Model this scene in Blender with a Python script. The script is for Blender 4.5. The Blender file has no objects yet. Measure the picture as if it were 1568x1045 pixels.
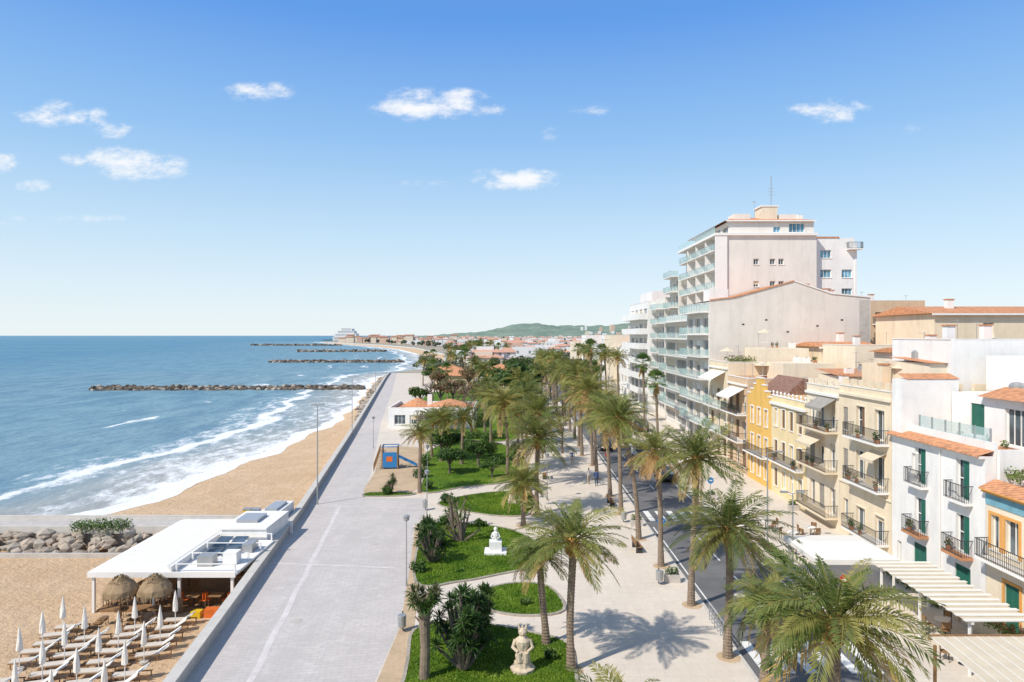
import bpy, math, random, bmesh
import numpy as np
from mathutils import Vector, Matrix
R = random.Random(7)
NR = np.random.default_rng(7)
scene = bpy.context.scene

# ------------------------------------------------------------------ materials
def _nt(name):
    m = bpy.data.materials.new(name); m.use_nodes = True
    nt = m.node_tree; nt.nodes.clear()
    out = nt.nodes.new('ShaderNodeOutputMaterial')
    b = nt.nodes.new('ShaderNodeBsdfPrincipled')
    nt.links.new(b.outputs[0], out.inputs[0])
    return m, nt, b, out
def noise(nt, co, scale, detail=4, rough=.55):
    n = nt.nodes.new('ShaderNodeTexNoise'); n.inputs['Scale'].default_value = scale
    n.inputs['Detail'].default_value = detail; n.inputs['Roughness'].default_value = rough
    nt.links.new(co, n.inputs['Vector']); return n.outputs['Fac']
def math_(nt, op, a, b=None, c=None, clamp=False):
    n = nt.nodes.new('ShaderNodeMath'); n.operation = op; n.use_clamp = clamp
    for i, x in enumerate((a, b, c)):
        if x is None: continue
        if isinstance(x, (int, float)): n.inputs[i].default_value = x
        else: nt.links.new(x, n.inputs[i])
    return n.outputs[0]
def mixc(nt, f, a, b, mode='MIX'):
    n = nt.nodes.new('ShaderNodeMix'); n.data_type = 'RGBA'; n.blend_type = mode
    for s, x in ((n.inputs[0], f), (n.inputs[6], a), (n.inputs[7], b)):
        if isinstance(x, (int, float)): s.default_value = x
        elif isinstance(x, tuple): s.default_value = (*x[:3], 1)
        else: nt.links.new(x, s)
    return n.outputs[2]
def ramp(nt, f, stops):
    n = nt.nodes.new('ShaderNodeValToRGB'); e = n.color_ramp.elements
    while len(e) < len(stops): e.new(.5)
    for i, (p, c) in enumerate(stops):
        e[i].position = p; e[i].color = (c, c, c, 1) if isinstance(c, (int, float)) else (*c, 1)
    nt.links.new(f, n.inputs[0]); return n.outputs[0]
def bump(nt, b, h, strength=.3, dist=.05):
    n = nt.nodes.new('ShaderNodeBump'); n.inputs['Strength'].default_value = strength
    n.inputs['Distance'].default_value = dist
    nt.links.new(h, n.inputs['Height']); nt.links.new(n.outputs[0], b.inputs['Normal']); return n
_cache = {}
def mat(name, col, rough=.8, var=.15, scale=1.5, fine=12, spec=.3, bmp=.2, metal=0, streak=False):
    if name in _cache: return _cache[name]
    m, nt, b, out = _nt(name)
    tc = nt.nodes.new('ShaderNodeTexCoord').outputs['Object']
    n1 = noise(nt, tc, scale, 5); n2 = noise(nt, tc, fine, 4)
    s = math_(nt, 'ADD', math_(nt, 'MULTIPLY', n1, .6), math_(nt, 'MULTIPLY', n2, .4))
    f = ramp(nt, s, [(.32, 0.0), (.68, 1.0)])
    lo = tuple(c*(1-var*1.3) for c in col); hi = tuple(min(1, c*(1+var*.6)) for c in col)
    c = mixc(nt, f, lo, hi)
    if streak:
        mp = nt.nodes.new('ShaderNodeMapping'); mp.inputs['Scale'].default_value = (.9, .9, .12)
        nt.links.new(tc, mp.inputs[0])
        st = ramp(nt, noise(nt, mp.outputs[0], 1.1, 7, .7), [(.48, 0.0), (.8, 1.0)])
        pt = ramp(nt, noise(nt, tc, .22, 5, .6), [(.5, 0.0), (.62, 1.0)])
        c = mixc(nt, math_(nt, 'MULTIPLY', st, .5), c, tuple(x*.62 for x in col))
        c = mixc(nt, math_(nt, 'MULTIPLY', pt, .28), c, tuple(min(1, x*1.12+.04) for x in col))
    nt.links.new(c, b.inputs['Base Color'])
    b.inputs['Roughness'].default_value = rough; b.inputs['Metallic'].default_value = metal
    b.inputs['Specular IOR Level'].default_value = spec
    if bmp: bump(nt, b, n2, bmp, .03)
    _cache[name] = m; return m
def glassmat(name, col, rough=.06):
    if name in _cache: return _cache[name]
    m, nt, b, out = _nt(name)
    tc = nt.nodes.new('ShaderNodeTexCoord').outputs['Object']
    n1 = ramp(nt, noise(nt, tc, .7, 2), [(.35, 0.), (.65, 1.)])
    nt.links.new(mixc(nt, n1, tuple(c*.4 for c in col), tuple(c*2.2 for c in col)), b.inputs['Base Color'])
    b.inputs['Roughness'].default_value = rough; b.inputs['Specular IOR Level'].default_value = .6
    _cache[name] = m; return m
def seeglass(name, col, alpha):
    m, nt, b, out = _nt(name)
    b.inputs['Base Color'].default_value = (*col, 1); b.inputs['Roughness'].default_value = .08
    b.inputs['Alpha'].default_value = alpha; return m
def leafmat(name, c1, c2, trans=.35, scale=.8):
    m, nt, b, out = _nt(name)
    g = nt.nodes.new('ShaderNodeTexCoord').outputs['Object']
    f = ramp(nt, noise(nt, g, scale, 3), [(.35, 0.0), (.65, 1.0)])
    oi = nt.nodes.new('ShaderNodeObjectInfo').outputs['Random']
    c = mixc(nt, f, c1, c2)
    hs = nt.nodes.new('ShaderNodeHueSaturation'); nt.links.new(c, hs.inputs['Color'])
    nt.links.new(math_(nt, 'ADD', math_(nt, 'MULTIPLY', oi, .5), .8), hs.inputs['Value'])
    nt.links.new(math_(nt, 'ADD', math_(nt, 'MULTIPLY', oi, -.03), .512), hs.inputs['Hue'])
    nt.links.new(hs.outputs[0], b.inputs['Base Color'])
    b.inputs['Roughness'].default_value = .5; b.inputs['Specular IOR Level'].default_value = .4
    t = nt.nodes.new('ShaderNodeBsdfTranslucent'); nt.links.new(hs.outputs[0], t.inputs[0])
    mx = nt.nodes.new('ShaderNodeMixShader'); mx.inputs[0].default_value = trans
    nt.links.new(b.outputs[0], mx.inputs[1]); nt.links.new(t.outputs[0], mx.inputs[2])
    nt.links.new(mx.outputs[0], out.inputs[0]); return m

M_white = mat('white_render', (.84, .82, .78), var=.05, streak=True)
M_cream = mat('cream_render', (.8, .67, .48), var=.07, streak=True)
M_cream2 = mat('pale_render', (.82, .71, .54), var=.07, streak=True)
M_pyel = mat('pale_yellow_render', (.82, .66, .38), var=.08, streak=True)
M_yel = mat('yellow_render', (.8, .49, .13), var=.08, streak=True)
M_tan = mat('tan_render', (.68, .49, .32), var=.1, streak=True)
M_beige = mat('beige_render', (.75, .69, .61), var=.08, scale=.35, streak=True)
M_tower = mat('tower_render', (.77, .72, .65), var=.05, scale=.3, streak=True)
M_trim = mat('white_trim', (.83, .8, .75), var=.04)
M_orange = mat('orange_trim', (.76, .38, .11), var=.08)
M_blue = mat('blue_tile', (.2, .42, .5), var=.3, fine=25)
M_green = mat('green_shutter', (.03, .17, .12), var=.15, rough=.5)
M_brownsh = mat('brown_shutter', (.25, .155, .09), var=.2, rough=.6)
M_greysh = mat('grey_shutter', (.36, .33, .29), var=.15, rough=.6)
M_iron = mat('dark_iron', (.05, .05, .05), rough=.5, var=.2)
M_steel = mat('steel', (.42, .42, .41), rough=.4, metal=.4, var=.1)
M_glass = glassmat('window_glass', (.06, .08, .09))
M_bglass = glassmat('blue_glass', (.08, .2, .27))
M_dglass = glassmat('solar_glass', (.05, .07, .09))
M_rail = seeglass('balcony_glass', (.48, .68, .66), .36)
M_wood = mat('wood', (.3, .17, .08), var=.25)
M_stone = mat('stone', (.42, .37, .3), var=.3, scale=.9, fine=6, bmp=.6)
M_rock = mat('rock', (.16, .13, .1), var=.5, scale=.6, fine=4, bmp=.8)
M_rock2 = mat('rock_light', (.44, .36, .28), var=.4, scale=.6, fine=4, bmp=.8)
M_conc = mat('concrete', (.56, .51, .45), var=.18, bmp=.3)
M_kerb = mat('kerb_stone', (.6, .56, .5), var=.12)
M_straw = mat('straw', (.36, .25, .14), var=.4, fine=30)
M_canvas = mat('canvas', (.82, .78, .7), var=.05)
M_tcanvas = mat('tan_canvas', (.68, .58, .43), var=.1)
M_lounge = mat('lounger_fabric', (.66, .58, .48), var=.12)
M_trunk = mat('palm_trunk', (.28, .21, .15), var=.4, scale=4, fine=18, bmp=.8)
M_boss = mat('palm_boss', (.45, .25, .08), var=.45, scale=5, fine=18, bmp=.8)
M_bark = mat('bark', (.2, .155, .12), var=.3, scale=4, fine=18, bmp=.8)
M_red = mat('red_cloth', (.75, .17, .03), var=.2)
M_redsign = mat('red_enamel', (.5, .03, .03), rough=.4, var=.05)
M_black = mat('black_paint', (.02, .02, .022), rough=.25, spec=.5, var=.1, bmp=0)
M_carwhite = mat('white_paint', (.75, .75, .74), rough=.25, spec=.5, var=.03, bmp=0)
M_cargrey = mat('silver_paint', (.35, .36, .38), rough=.25, spec=.5, var=.05, bmp=0)
M_carred = mat('red_paint', (.4, .04, .03), rough=.25, spec=.5, var=.05, bmp=0)
M_tyre = mat('tyre', (.03, .03, .03), var=.1)
M_playblue = mat('blue_plastic', (.04, .22, .5), rough=.5, var=.08)
M_playyel = mat('yellow_plastic', (.75, .5, .03), rough=.4, var=.05)
M_terra = mat('terracotta', (.55, .26, .13), var=.2)

def tile_mat(name, col):
    m, nt, b, out = _nt(name)
    tc = nt.nodes.new('ShaderNodeTexCoord').outputs['Object']
    w = nt.nodes.new('ShaderNodeTexWave'); w.inputs['Scale'].default_value = 1.4; w.bands_direction = 'DIAGONAL'
    w.inputs['Distortion'].default_value = .6; nt.links.new(tc, w.inputs[0])
    n = noise(nt, tc, 3, 5)
    c = mixc(nt, ramp(nt, n, [(.3, 0.), (.7, 1.)]), tuple(x*.6 for x in col), tuple(min(1, x*1.25) for x in col))
    c = mixc(nt, math_(nt, 'MULTIPLY', w.outputs['Fac'], .35), c, tuple(x*.35 for x in col))
    nt.links.new(c, b.inputs['Base Color']); b.inputs['Roughness'].default_value = .85
    bump(nt, b, w.outputs['Fac'], .6, .08); return m
M_tile = tile_mat('terracotta_tiles', (.72, .33, .16))
M_tile2 = tile_mat('brown_tiles', (.32, .18, .13))

L_palm = [leafmat('palm_leaf_a', (.10, .145, .03), (.23, .26, .065), .38),
          leafmat('palm_leaf_b', (.2, .215, .05), (.38, .34, .1), .38)]
L_dry = leafmat('palm_leaf_dry', (.42, .29, .1), (.52, .37, .14), .3)
L_dark = leafmat('leaf_dark', (.025, .06, .015), (.055, .115, .024), .25, 1.2)
L_mid = leafmat('leaf_mid', (.05, .11, .02), (.11, .19, .035), .3, 1.2)
L_light = leafmat('leaf_light', (.1, .17, .03), (.18, .25, .06), .3, 1.2)
L_olive = leafmat('leaf_olive', (.11, .12, .04), (.19, .18, .075), .3, .3)
L_rust = leafmat('leaf_rust', (.22, .12, .065), (.34, .19, .11), .2, .6)

# ------------------------------------------------------------------ mesh builder
class MB:
    def __init__(s): s.v = []; s.f = []; s.mi = []; s.mats = []
    def slot(s, m):
        if m not in s.mats: s.mats.append(m)
        return s.mats.index(m)
    def add(s, vs, fs, m):
        o = len(s.v); k = s.slot(m)
        s.v.extend(vs)
        for f in fs: s.f.append(tuple(i+o for i in f)); s.mi.append(k)
    def box(s, x0, x1, y0, y1, z0, z1, m):
        s.obox((0, 0, 0), (1, 0, 0), (0, 1, 0), x0, x1, y0, y1, z0, z1, m)
    def obox(s, O, U, N, a0, a1, d0, d1, z0, z1, m):
        vs = []
        for z in (z0, z1):
            for a, d in ((a0, d0), (a1, d0), (a1, d1), (a0, d1)):
                vs.append((O[0]+U[0]*a+N[0]*d, O[1]+U[1]*a+N[1]*d, O[2]+z))
        s.add(vs, [(3, 2, 1, 0), (4, 5, 6, 7), (0, 1, 5, 4), (1, 2, 6, 5), (2, 3, 7, 6), (3, 0, 4, 7)], m)
    def tube(s, pts, rad, n, m, cap=True):
        pts = [Vector(p) for p in pts]; vs = []; fs = []
        for i, p in enumerate(pts):
            t = (pts[min(i+1, len(pts)-1)]-pts[max(i-1, 0)]).normalized()
            a = t.cross(Vector((0, 1, 0)) if abs(t.y) < .9 else Vector((1, 0, 0))).normalized(); b = t.cross(a)
            r = rad[i] if isinstance(rad, (list, tuple)) else rad
            for k in range(n):
                an = 2*math.pi*k/n
                vs.append(tuple(p+a*(r*math.cos(an))+b*(r*math.sin(an))))
        for i in range(len(pts)-1):
            for k in range(n):
                fs.append((i*n+k, i*n+(k+1) % n, (i+1)*n+(k+1) % n, (i+1)*n+k))
        if cap: fs.append(tuple(range(n))[::-1]); fs.append(tuple((len(pts)-1)*n+k for k in range(n)))
        s.add(vs, fs, m)
    def lathe(s, c, prof, n, m, jit=0):
        vs = []; fs = []
        for (r, z) in prof:
            for k in range(n):
                a = 2*math.pi*k/n; rr = r*(1+R.uniform(-jit, jit))
                vs.append((c[0]+rr*math.cos(a), c[1]+rr*math.sin(a), c[2]+z))
        for i in range(len(prof)-1):
            for k in range(n): fs.append((i*n+k, i*n+(k+1) % n, (i+1)*n+(k+1) % n, (i+1)*n+k))
        fs.append(tuple((len(prof)-1)*n+k for k in range(n))); s.add(vs, fs, m)
    def quads(s, arr, m):
        n = len(arr); s.add([tuple(x) for x in arr.reshape(-1, 3).tolist()], [(4*i, 4*i+1, 4*i+2, 4*i+3) for i in range(n)], m)
    def poly(s, pts, z0, z1, m, ms=None):
        n = len(pts)
        s.add([(p[0], p[1], z1) for p in pts], [tuple(range(n))], m)
        if z0 is not None:
            s.add([(p[0], p[1], z0) for p in pts]+[(p[0], p[1], z1) for p in pts],
                  [(i, (i+1) % n, n+(i+1) % n, n+i) for i in range(n)], ms or m)
    def mesh(s, name, smooth=False):
        me = bpy.data.meshes.new(name); me.from_pydata(s.v, [], s.f)
        for m in s.mats: me.materials.append(m)
        me.polygons.foreach_set('material_index', s.mi)
        if smooth: me.polygons.foreach_set('use_smooth', [True]*len(s.f))
        me.update(); return me
    def build(s, name, parent=None, smooth=False, loc=None, rz=0):
        ob = bpy.data.objects.new(name, s.mesh(name, smooth)); scene.collection.objects.link(ob)
        if parent: ob.parent = parent
        if loc: ob.location = loc
        ob.rotation_euler[2] = rz
        return ob
class G:
    def __init__(s, name): s.name = name; s.p = {}
    def __getitem__(s, k):
        if k not in s.p: s.p[k] = MB()
        return s.p[k]
    def done(s, loc=(0, 0, 0), rz=0):
        e = bpy.data.objects.new(s.name, None); scene.collection.objects.link(e)
        e.location = loc; e.rotation_euler[2] = rz; e.empty_display_size = .3
        for k, mb in s.p.items():
            if mb.f: mb.build(k, e)
        return e
def inst(name, me, loc, rz=0, sc=1):
    o = bpy.data.objects.new(name, me); scene.collection.objects.link(o)
    o.location = loc; o.rotation_euler[2] = rz
    o.scale = (sc, sc, sc) if not isinstance(sc, tuple) else sc
    return o
def smooth_loop(pts, n=6):
    out = []; L = len(pts)
    for i in range(L):
        p0, p1, p2, p3 = [np.array(pts[(i+k-1) % L], float) for k in range(4)]
        for j in range(n):
            t = j/n
            out.append(tuple(.5*((2*p1)+(-p0+p2)*t+(2*p0-5*p1+4*p2-p3)*t*t+(-p0+3*p1-3*p2+p3)*t**3)))
    return out

# ------------------------------------------------------------------ camera, light, world
cam = bpy.data.cameras.new('camera'); co = bpy.data.objects.new('camera', cam); scene.collection.objects.link(co)
co.location = (0, 0, 16); co.rotation_euler = (math.radians(90), 0, 0)
cam.lens = 24; cam.sensor_width = 36; cam.shift_y = -.0054; cam.clip_end = 80000; cam.clip_start = .5
scene.camera = co
scene.view_settings.view_transform = 'Standard'; scene.view_settings.look = 'None'; scene.view_settings.exposure = 0
EL, AZ = 46, 232
sd = Vector((math.sin(math.radians(AZ))*math.cos(math.radians(EL)), math.cos(math.radians(AZ))*math.cos(math.radians(EL)), math.sin(math.radians(EL))))
sl = bpy.data.lights.new('sun', 'SUN'); sl.energy = 4.5; sl.angle = math.radians(1.0); sl.color = (1, .94, .85)
so = bpy.data.objects.new('sun', sl); scene.collection.objects.link(so)
so.rotation_euler = sd.to_track_quat('Z', 'Y').to_euler(); so.location = (-60, -40, 80)

w = bpy.data.worlds.new('World'); scene.world = w; w.use_nodes = True
nt = w.node_tree; nt.nodes.clear()
wo = nt.nodes.new('ShaderNodeOutputWorld'); bg = nt.nodes.new('ShaderNodeBackground'); nt.links.new(bg.outputs[0], wo.inputs[0])
bg.inputs[1].default_value = .15
sky = nt.nodes.new('ShaderNodeTexSky'); sky.sky_type = 'NISHITA'; sky.sun_disc = False
sky.sun_elevation = math.radians(EL); sky.sun_rotation = math.radians(AZ)
sky.air_density = 1.0; sky.dust_density = .3; sky.ozone_density = 2.0; sky.altitude = 0
tc = nt.nodes.new('ShaderNodeTexCoord').outputs['Generated']
sp = nt.nodes.new('ShaderNodeSeparateXYZ'); nt.links.new(tc, sp.inputs[0])
ym = math_(nt, 'MAXIMUM', sp.outputs[1], .02)
px = math_(nt, 'DIVIDE', sp.outputs[0], ym); pz = math_(nt, 'DIVIDE', sp.outputs[2], ym)
cv = nt.nodes.new('ShaderNodeCombineXYZ'); nt.links.new(px, cv.inputs[0]); nt.links.new(math_(nt, 'MULTIPLY', pz, 2.0), cv.inputs[1])
clouds = [(-.128, .333, .055, .013, 1), (-.075, .342, .035, .013, 1.), (-.145, .350, .03, .012, .8), (-.04, .331, .03, .007, .8), (.008, .228, .052, .011, 1), (-.018, .236, .03, .010, .8), (.045, .23, .02, .009, .8),
          (-.565, .252, .055, .016, 1), (-.60, .262, .03, .010, 1), (-.52, .246, .04, .012, .9), (-.63, .258, .025, .008, .7), (-.675, .320, .045, .010, .85), (-.665, .327, .02, .012, .8), (-.59, .303, .026, .010, .8), (-.606, .315, .014, .012, .7),
          (-.750, .256, .018, .014, .9), (-.705, .22, .022, .007, .7),
          (.467, .329, .042, .013, .8), (.44, .334, .03, .007, .6), (-.368, .357, .04, .010, .75), (.116, .329, .025, .008, .35), (-.13, .223, .03, .004, .4), (-.61, .172, .07, .005, .4),
          (-.745, .168, .025, .007, .5), (.052, .294, .013, .008, .45), (.135, .07, .06, .004, .2), (.59, .302, .02, .006, .3)]
acc = None
for cx, cz, rx, rz, s in clouds:
    a = math_(nt, 'DIVIDE', math_(nt, 'SUBTRACT', px, cx), rx*1.6); b = math_(nt, 'DIVIDE', math_(nt, 'SUBTRACT', pz, cz), rz*1.8)
    d = math_(nt, 'ADD', math_(nt, 'MULTIPLY', a, a), math_(nt, 'MULTIPLY', b, b))
    e = math_(nt, 'MULTIPLY', math_(nt, 'SUBTRACT', 1.0, d), s)
    acc = e if acc is None else math_(nt, 'MAXIMUM', acc, e)
nz = noise(nt, cv.outputs[0], 17, 9, .68)
den = math_(nt, 'ADD', math_(nt, 'MAXIMUM', acc, 0.0), math_(nt, 'MULTIPLY', math_(nt, 'SUBTRACT', nz, .5), 4.2))
den = math_(nt, 'MULTIPLY', den, math_(nt, 'GREATER_THAN', acc, 0.0))
mr = nt.nodes.new('ShaderNodeMapRange'); mr.interpolation_type = 'SMOOTHSTEP'; nt.links.new(den, mr.inputs[0])
mr.inputs[1].default_value = .1; mr.inputs[2].default_value = 1.5
edge = math_(nt, 'MULTIPLY', math_(nt, 'MAXIMUM', acc, 0.), 2.2, clamp=True)
cf = math_(nt, 'MULTIPLY', math_(nt, 'MULTIPLY', mr.outputs[0], edge), .95)
kk = 1/.15
grad = ramp(nt, math_(nt, 'MAXIMUM', sp.outputs[2], 0.0), [(0, (.84, .92, .965)), (.06, (.75, .875, .965)), (.15, (.56, .77, .955)), (.27, (.31, .57, .925)), (.42, (.12, .35, .86)), (.62, (.17, .31, .6)), (1, (.24, .33, .5))])
gs = nt.nodes.new('ShaderNodeVectorMath'); gs.operation = 'SCALE'; gs.inputs[3].default_value = kk; nt.links.new(grad, gs.inputs[0])
base = mixc(nt, .88, sky.outputs[0], gs.outputs[0])
nt.links.new(mixc(nt, cf, base, (6.6, 6.65, 6.75)), bg.inputs[0])

# ------------------------------------------------------------------ coast data
WY = [-60, -30, 31.5, 60.6, 107, 253, 290, 320, 350, 400, 470, 600, 900, 1175, 1700, 1850, 1950, 2300, 9000]
WX = [-5, -8, -15.3, -18.9, -25.5, -47, -52, -46, -28, -30, -40, -60, -128, -225, -465, -505, -490, -300, -200]
SY = [-60, 56.5, 57.5, 62, 66, 70, 83, 107, 133, 150, 175, 207, 247, 290, 313, 335, 348, 400, 448, 588, 896, 1175, 1750, 1881, 1990, 2300, 9000]
SX = [-90, -90, -50, -47.5, -44, -41.5, -38.7, -37.2, -36.5, -37.2, -40, -45, -51, -57, -56, -46, -41, -46, -53, -75, -149, -252, -490, -518, -500, -310, -210]
wallx = lambda y: float(np.interp(y, WY, WX))
shorex = lambda y: float(np.interp(y, SY, SX))+(0.7*math.sin(y*.19)+.5*math.sin(y*.43+1) if 62 < y < 340 else 0)

ys = [-60, -30, 0, 31.5, 45, 60.6, 80, 107, 150, 200, 253, 290, 320, 350, 400, 470, 600, 900, 1175, 1700, 1850, 1950, 2300, 9000]
mb = MB(); M_ground = mat('dry_ground', (.42, .36, .27), var=.3, scale=.05, fine=1.5)
vs = []; fs = []
for y in ys: vs += [(wallx(y), y, 0), (60, y, 0), (9000, y, 0)]
for i in range(len(ys)-1):
    for k in range(2): fs.append((i*3+k, i*3+k+1, i*3+k+4, i*3+k+3))
mb.add(vs, fs, M_ground); mb.build('ground')

# beach
m, nt, b, out = _nt('sand'); M_sand = m
tcn = nt.nodes.new('ShaderNodeNewGeometry').outputs['Position']
sz = nt.nodes.new('ShaderNodeSeparateXYZ'); nt.links.new(tcn, sz.inputs[0])
n1 = noise(nt, tcn, .25, 6); n2 = noise(nt, tcn, 3.5, 6, .7); n3 = noise(nt, tcn, .9, 4, .6)
mps = nt.nodes.new('ShaderNodeMapping'); mps.inputs['Rotation'].default_value = (0, 0, -.1); mps.inputs['Scale'].default_value = (2.2, .06, 1); nt.links.new(tcn, mps.inputs[0])
trk = ramp(nt, noise(nt, mps.outputs[0], .9, 5, .7), [(.48, 0.), (.66, 1.)])
c = mixc(nt, ramp(nt, n1, [(.35, 0.), (.65, 1.)]), (.64, .44, .26), (.74, .535, .345))
c = mixc(nt, ramp(nt, n2, [(.3, .6), (.6, 0.)]), c, (.46, .31, .18))
c = mixc(nt, math_(nt, 'MULTIPLY', trk, .35), c, (.5, .34, .2))
wet = math_(nt, 'ADD', sz.outputs[2], math_(nt, 'MULTIPLY', noise(nt, tcn, .12, 3), .25))
c = mixc(nt, ramp(nt, math_(nt, 'ADD', wet, 2.6, clamp=True), [(.68, 1.), (.76, 0.)]), c, (.4, .28, .18))
nt.links.new(c, b.inputs['Base Color']); b.inputs['Roughness'].default_value = .9; b.inputs['Specular IOR Level'].default_value = .2
bump(nt, b, math_(nt, 'ADD', n2, math_(nt, 'MULTIPLY', n3, 1.5)), .9, .18)
mb = MB(); vs = []; fs = []
yy = list(np.arange(-60, 56, 4.))+[56.5, 57.5]+list(np.arange(59, 360, 3.))+list(np.arange(360, 2000, 25.))
K = 9
for y in yy:
    a, s_ = wallx(y), shorex(y)
    for k in range(K):
        t = k/(K-1)
        if y < 57:
            x = a+1+(s_-a)*t; z = -1.5 if t < .8 else -1.5-(t-.8)*8
        else:
            x = a+1+(s_-a-1)*t/.85; z = -1.25-.75*(t/.85)**1.3 if t <= .85 else -2-(t-.85)*6
        vs.append((x, y, z+.05*math.sin(x*.7+y*.4)*(t < .8)))
for i in range(len(yy)-1):
    for k in range(K-1): fs.append((i*K+k, i*K+k+1, i*K+K+k+1, i*K+K+k))
mb.add(vs, fs, M_sand); mb.build('beach_sand', smooth=True)

# sea
m, nt, b, out = _nt('sea_water')
pos = nt.nodes.new('ShaderNodeNewGeometry').outputs['Position']
at = nt.nodes.new('ShaderNodeAttribute'); at.attribute_name = 'shore'; D = at.outputs['Fac']
mp = nt.nodes.new('ShaderNodeMapping'); mp.inputs['Rotation'].default_value = (0, 0, .12); mp.inputs['Scale'].default_value = (1, .3, 1); nt.links.new(pos, mp.inputs[0])
mpb = nt.nodes.new('ShaderNodeMapping'); mpb.inputs['Rotation'].default_value = (0, 0, .5); mpb.inputs['Scale'].default_value = (1, .5, 1); nt.links.new(pos, mpb.inputs[0])
big = noise(nt, mp.outputs[0], .05, 3); med = noise(nt, mp.outputs[0], .22, 5, .6); fine = noise(nt, mpb.outputs[0], 1.2, 6, .65); huge = noise(nt, pos, .006, 3)
dd = math_(nt, 'ADD', D, math_(nt, 'MULTIPLY', math_(nt, 'SUBTRACT', big, .5), 26.))
dn = math_(nt, 'DIVIDE', dd, 80., clamp=True)
brkA = ramp(nt, noise(nt, pos, .022, 2), [(.40, 0.), (.5, 1.)])
sh2 = nt.nodes.new('ShaderNodeVectorMath'); sh2.operation = 'ADD'; sh2.inputs[1].default_value = (431, 77, 0); nt.links.new(pos, sh2.inputs[0])
brkB = ramp(nt, noise(nt, sh2.outputs[0], .02, 2), [(.5, 0.), (.58, 1.)])
amt0 = ramp(nt, math_(nt, 'DIVIDE', D, 80., clamp=True), [(0, .9), (.02, .75), (.04, .3), (.06, 0)])
amt = ramp(nt, dn, [(0, .62), (.05, .55), (.1, .5), (.15, .46), (.19, .48), (.215, .78), (.235, .52), (.3, .44), (.36, .2), (.4, 0)])
amtB = ramp(nt, dn, [(.47, 0.), (.49, .68), (.515, .44), (.58, 0.)])
amtC = ramp(nt, dn, [(.7, 0.), (.72, .62), (.74, .25), (.78, 0.)])
amt = math_(nt, 'MAXIMUM', amt0, math_(nt, 'MULTIPLY', amt, math_(nt, 'ADD', math_(nt, 'MULTIPLY', brkA, .2), .8)))
amt = math_(nt, 'MAXIMUM', amt, math_(nt, 'MULTIPLY', math_(nt, 'MAXIMUM', amtB, amtC), brkB))
fn = noise(nt, mpb.outputs[0], .42, 9, .74)
foam = nt.nodes.new('ShaderNodeMapRange'); foam.interpolation_type = 'SMOOTHSTEP'
nt.links.new(math_(nt, 'SUBTRACT', amt, fn), foam.inputs[0]); foam.inputs[1].default_value = -.08; foam.inputs[2].default_value = .16
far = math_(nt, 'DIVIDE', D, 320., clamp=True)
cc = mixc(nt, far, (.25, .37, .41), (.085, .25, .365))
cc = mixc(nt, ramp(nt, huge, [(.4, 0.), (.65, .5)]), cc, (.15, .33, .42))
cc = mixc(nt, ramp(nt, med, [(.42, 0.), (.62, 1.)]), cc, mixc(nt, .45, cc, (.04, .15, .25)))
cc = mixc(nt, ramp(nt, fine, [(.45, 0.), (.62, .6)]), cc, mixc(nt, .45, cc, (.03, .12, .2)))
cc = mixc(nt, ramp(nt, dn, [(0, 1.), (.09, .7), (.26, 0.)]), cc, (.43, .41, .36))
cc = mixc(nt, foam.outputs[0], cc, (.82, .83, .83))
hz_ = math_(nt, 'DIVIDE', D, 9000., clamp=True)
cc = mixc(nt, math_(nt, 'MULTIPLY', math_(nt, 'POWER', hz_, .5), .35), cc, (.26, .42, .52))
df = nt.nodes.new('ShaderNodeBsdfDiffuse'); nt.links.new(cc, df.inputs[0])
gl = nt.nodes.new('ShaderNodeBsdfGlossy'); gl.inputs['Roughness'].default_value = .2
bn = nt.nodes.new('ShaderNodeBump'); bn.inputs['Strength'].default_value = .9; bn.inputs['Distance'].default_value = .5
nt.links.new(math_(nt, 'ADD', med, math_(nt, 'MULTIPLY', fine, .4)), bn.inputs['Height'])
nt.links.new(bn.outputs[0], df.inputs['Normal']); nt.links.new(bn.outputs[0], gl.inputs['Normal'])
mx = nt.nodes.new('ShaderNodeMixShader'); nt.links.new(math_(nt, 'MULTIPLY', math_(nt, 'SUBTRACT', 1., foam.outputs[0]), .16), mx.inputs[0])
nt.links.new(df.outputs[0], mx.inputs[1]); nt.links.new(gl.outputs[0], mx.inputs[2]); nt.links.new(mx.outputs[0], out.inputs[0])
offs = [-8, -4, -2, 0]+list(np.arange(1, 90, 1.))+list(np.arange(90, 300, 12.))+[350, 450, 600, 900, 1400, 2500, 5000, 10000, 25000, 60000]
yy = list(np.arange(-60, 56, 8.))+[56.5, 57.5]+list(np.arange(59, 360, 2.))+list(np.arange(360, 2000, 20.))+[2100, 2300, 3000, 5000, 9000, 15000, 30000, 60000]
vs = []; fs = []; dv = []
nO = len(offs)
for y in yy:
    s_ = shorex(y)
    for o in offs:
        wob = 4*math.sin(y*.021+1)+2.5*math.sin(y*.057)
        z = -2.0
        if 2 < o < 90:
            z += .3*math.exp(-((o-19+wob)/1.3)**2)*(.5+.5*math.sin(y*.05+2))+.28*math.exp(-((o-40-wob*1.3)/1.8)**2)*(.5+.5*math.sin(y*.035))+.15*math.exp(-((o-9+wob*.6)/1.)**2)
            z += .06*math.sin(o*.5+y*.05)
        vs.append((s_-o, y, z)); dv.append(o)
for i in range(len(yy)-1):
    for k in range(nO-1): fs.append((i*nO+k, i*nO+k+1, i*nO+nO+k+1, i*nO+nO+k))
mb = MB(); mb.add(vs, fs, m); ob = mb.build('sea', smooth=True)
ob.data.attributes.new('shore', 'FLOAT', 'POINT').data.foreach_set('value', [float(x) for x in dv])

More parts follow.
